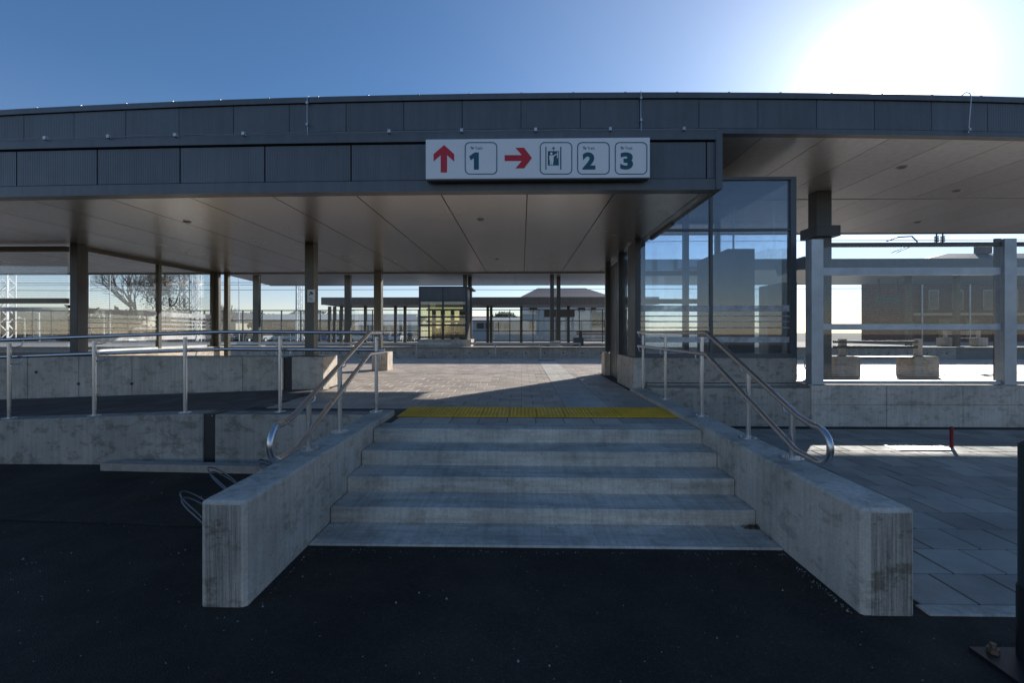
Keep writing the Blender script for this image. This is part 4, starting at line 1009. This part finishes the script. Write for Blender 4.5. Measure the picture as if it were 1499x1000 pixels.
tree('bare_tree', 'large leafless tree with spreading limbs seen through the middle pane', 203, 55, 380, .85, depth=6, seed=3, trunk_r=.32)
tree('leafy_tree', 'tall tree with thin brown leaves left of the dark lattice mast', 241, 60, 385, .6, M['leaf_brown'], 5200, 6, 9, size=.12, sig=.06, droop=1.6)
tree('bare_tree', 'small leafless tree right of the screen end post', 322, 75, 432, 1.0, depth=6, seed=12)
tree('leafy_tree', 'yellowish green bushy tree right of the island lift', 740, 70, 448, 1.0, M['leaf_olive'], 2600, 5, 21, size=.35)
tree('leafy_tree', 'olive shrub like tree before the brown warehouse', 372, 85, 466, 1.2, M['leaf_olive'], 1500, 5, 31, size=.35)
for i, (px, Y, py, lab) in enumerate(((30, 60, 470, 'dark evergreen behind the white lattice mast at far left'), (62, 66, 470, 'broad dark evergreen behind the bright lamp post'), (82, 62, 468, 'low dark evergreen touching the thick left column'), (125, 52, 456, 'dark evergreen right of the thick left column'), (178, 56, 458, 'dark bushy evergreen below the bare tree'), (262, 60, 457, 'evergreen at the foot of the dark lattice mast'))):
    tree('evergreen_tree', lab, px, Y, py, 1.3, M['leaf_green'], 2600, 5, 40+i, size=.4, sig=.16, droop=.6, group='evergreens beyond the left screens')
for i, (px, Y) in enumerate(((395, 150), (470, 150), (560, 140), (620, 150), (700, 150))):
    tree('distant_tree', ['low far tree above the warehouse left end', 'low far tree right of the red roof', 'far tree above the grey shed', 'far tree behind the island lift', 'far tree right of the island lift'][i], px, Y, 458+i % 2*3, 1.2, M['leaf_olive'], 900, 4, 60+i, size=.8)
tl = MB()
rnd = random.Random(5)
for i in range(9000):
    x = rnd.uniform(-260, 40); y = 190+rnd.gauss(0, 5); z = rnd.uniform(-1, 6+2.5*math.sin(x*.05)+1.5*math.sin(x*.21)); s_ = rnd.uniform(.5, 1.2)
    u = Vector((rnd.gauss(0, 1), rnd.gauss(0, .5), rnd.gauss(0, 1))).normalized(); v = u.orthogonal().normalized(); c = Vector((x, y, z))
    tl.add([c-u*s_, c-v*s_*.7, c+u*s_, c+v*s_*.7], [(0, 1, 2, 3)])
tag(tl.build('far_wood', M['leaf_green']), 'low line of far trees along the horizon', 'trees', kind='stuff')
# ================================================================== CARS
def paint(i, c):
    m, n, b, o = new_mat('car_paint_%s' % 'abcdefgh'[i]); b.inputs['Base Color'].default_value = (*c, 1); b.inputs['Roughness'].default_value = .25; b.inputs['Metallic'].default_value = .3; b.inputs['Coat Weight'].default_value = .6
    return m
PA = [paint(i, c) for i, c in enumerate(((.7, .7, .7), (.42, .44, .46), (.05, .08, .2), (.03, .03, .035), (.35, .02, .02), (.25, .27, .3)))]
car = empty('parked_car', 'x', 'car', (0, 0, 0))
prof = [(-2.1, .30), (-2.12, .62), (-2.0, .88), (-1.35, .96), (1.2, .95), (2.0, .78), (2.12, .60), (2.1, .30)]
cab = [(-1.75, .93), (-1.2, 1.40), (-.2, 1.47), (.55, 1.40), (1.3, .95)]
MB().prism(prof, -.86, .86, 'y').build('body', PA[0], car, bevel=.05)
MB().prism(cab, -.74, .74, 'y').build('cabin_glass', M['window'], car, bevel=.04)
MB().prism([(-1.1, 1.41), (-.2, 1.485), (.45, 1.42), (.4, 1.38), (-.2, 1.44), (-1.1, 1.37)], -.72, .72, 'y').build('roof', PA[0], car)
for x in (-1.3, 1.32):
    for y in (-.82, .82):
        w = MB().tube([(x, y-.1, .32), (x, y+.1, .32)], .32, 16).build('wheel', M['rubber'], car, smooth=True)
        MB().tube([(x, y-.105, .32), (x, y+.105, .32)], .18, 12).build('rim', M['galv'], w, loc=(0, 0, 0))
for y in (-.65, .65): MB().box(2.02, 2.13, y-.18, y+.18, .62, .74).build('headlight', M['white'], car)
spots = [(328, 68, 0, 20, 'white car parked left of the first slim column'), (352, 70, 1, -70, 'silver car parked nose on, second from the left of the car row'), (367, 66, 3, 80, 'black car parked just left of the slim column'), (392, 68, 0, 75, 'white car parked just right of the slim column'),
         (410, 70, 1, 85, 'silver car parked left of the lattice mast foot'), (425, 66, 1, 10, 'silver grey car standing sideways before the lattice mast'), (482, 69, 2, 80, 'dark blue car parked right of the thick column'), (500, 70, 0, 95, 'white car half behind the second slim column'),
         (528, 66, 0, 15, 'pale car parked sideways right of the second slim column'), (570, 70, 5, 80, 'grey car parked behind the shelter columns'), (585, 67, 0, 85, 'white car parked nearest the island lift'), (602, 70, 3, 85, 'black car mostly hidden beside the island lift'),
         (165, 52, 0, 5, 'white car seen through the middle glass pane'), (182, 54, 1, 5, 'silver car right behind the white one in the middle pane'), (262, 58, 3, 10, 'dark car at the foot of the lattice mast'), (72, 60, 0, 10, 'small white car far left behind the lamp post')]
for i, (px, Y, c, a, lab) in enumerate(spots):
    o = car if i == 0 else copy_tree(car)
    o.location = (PX(px, Y), Y, GZ); o.rotation_euler.z = R(a); tag(o, lab, 'car', 'cars parked beyond the tracks')
    for k in kids(o):
        if k.name.startswith(('body', 'roof')):
            k.material_slots[0].link = 'OBJECT'; k.material_slots[0].material = PA[c]
MB().box(-70, -4, 38.2, 88, -.79, GZ).build('car_park', M['asphalt'], kind='structure')
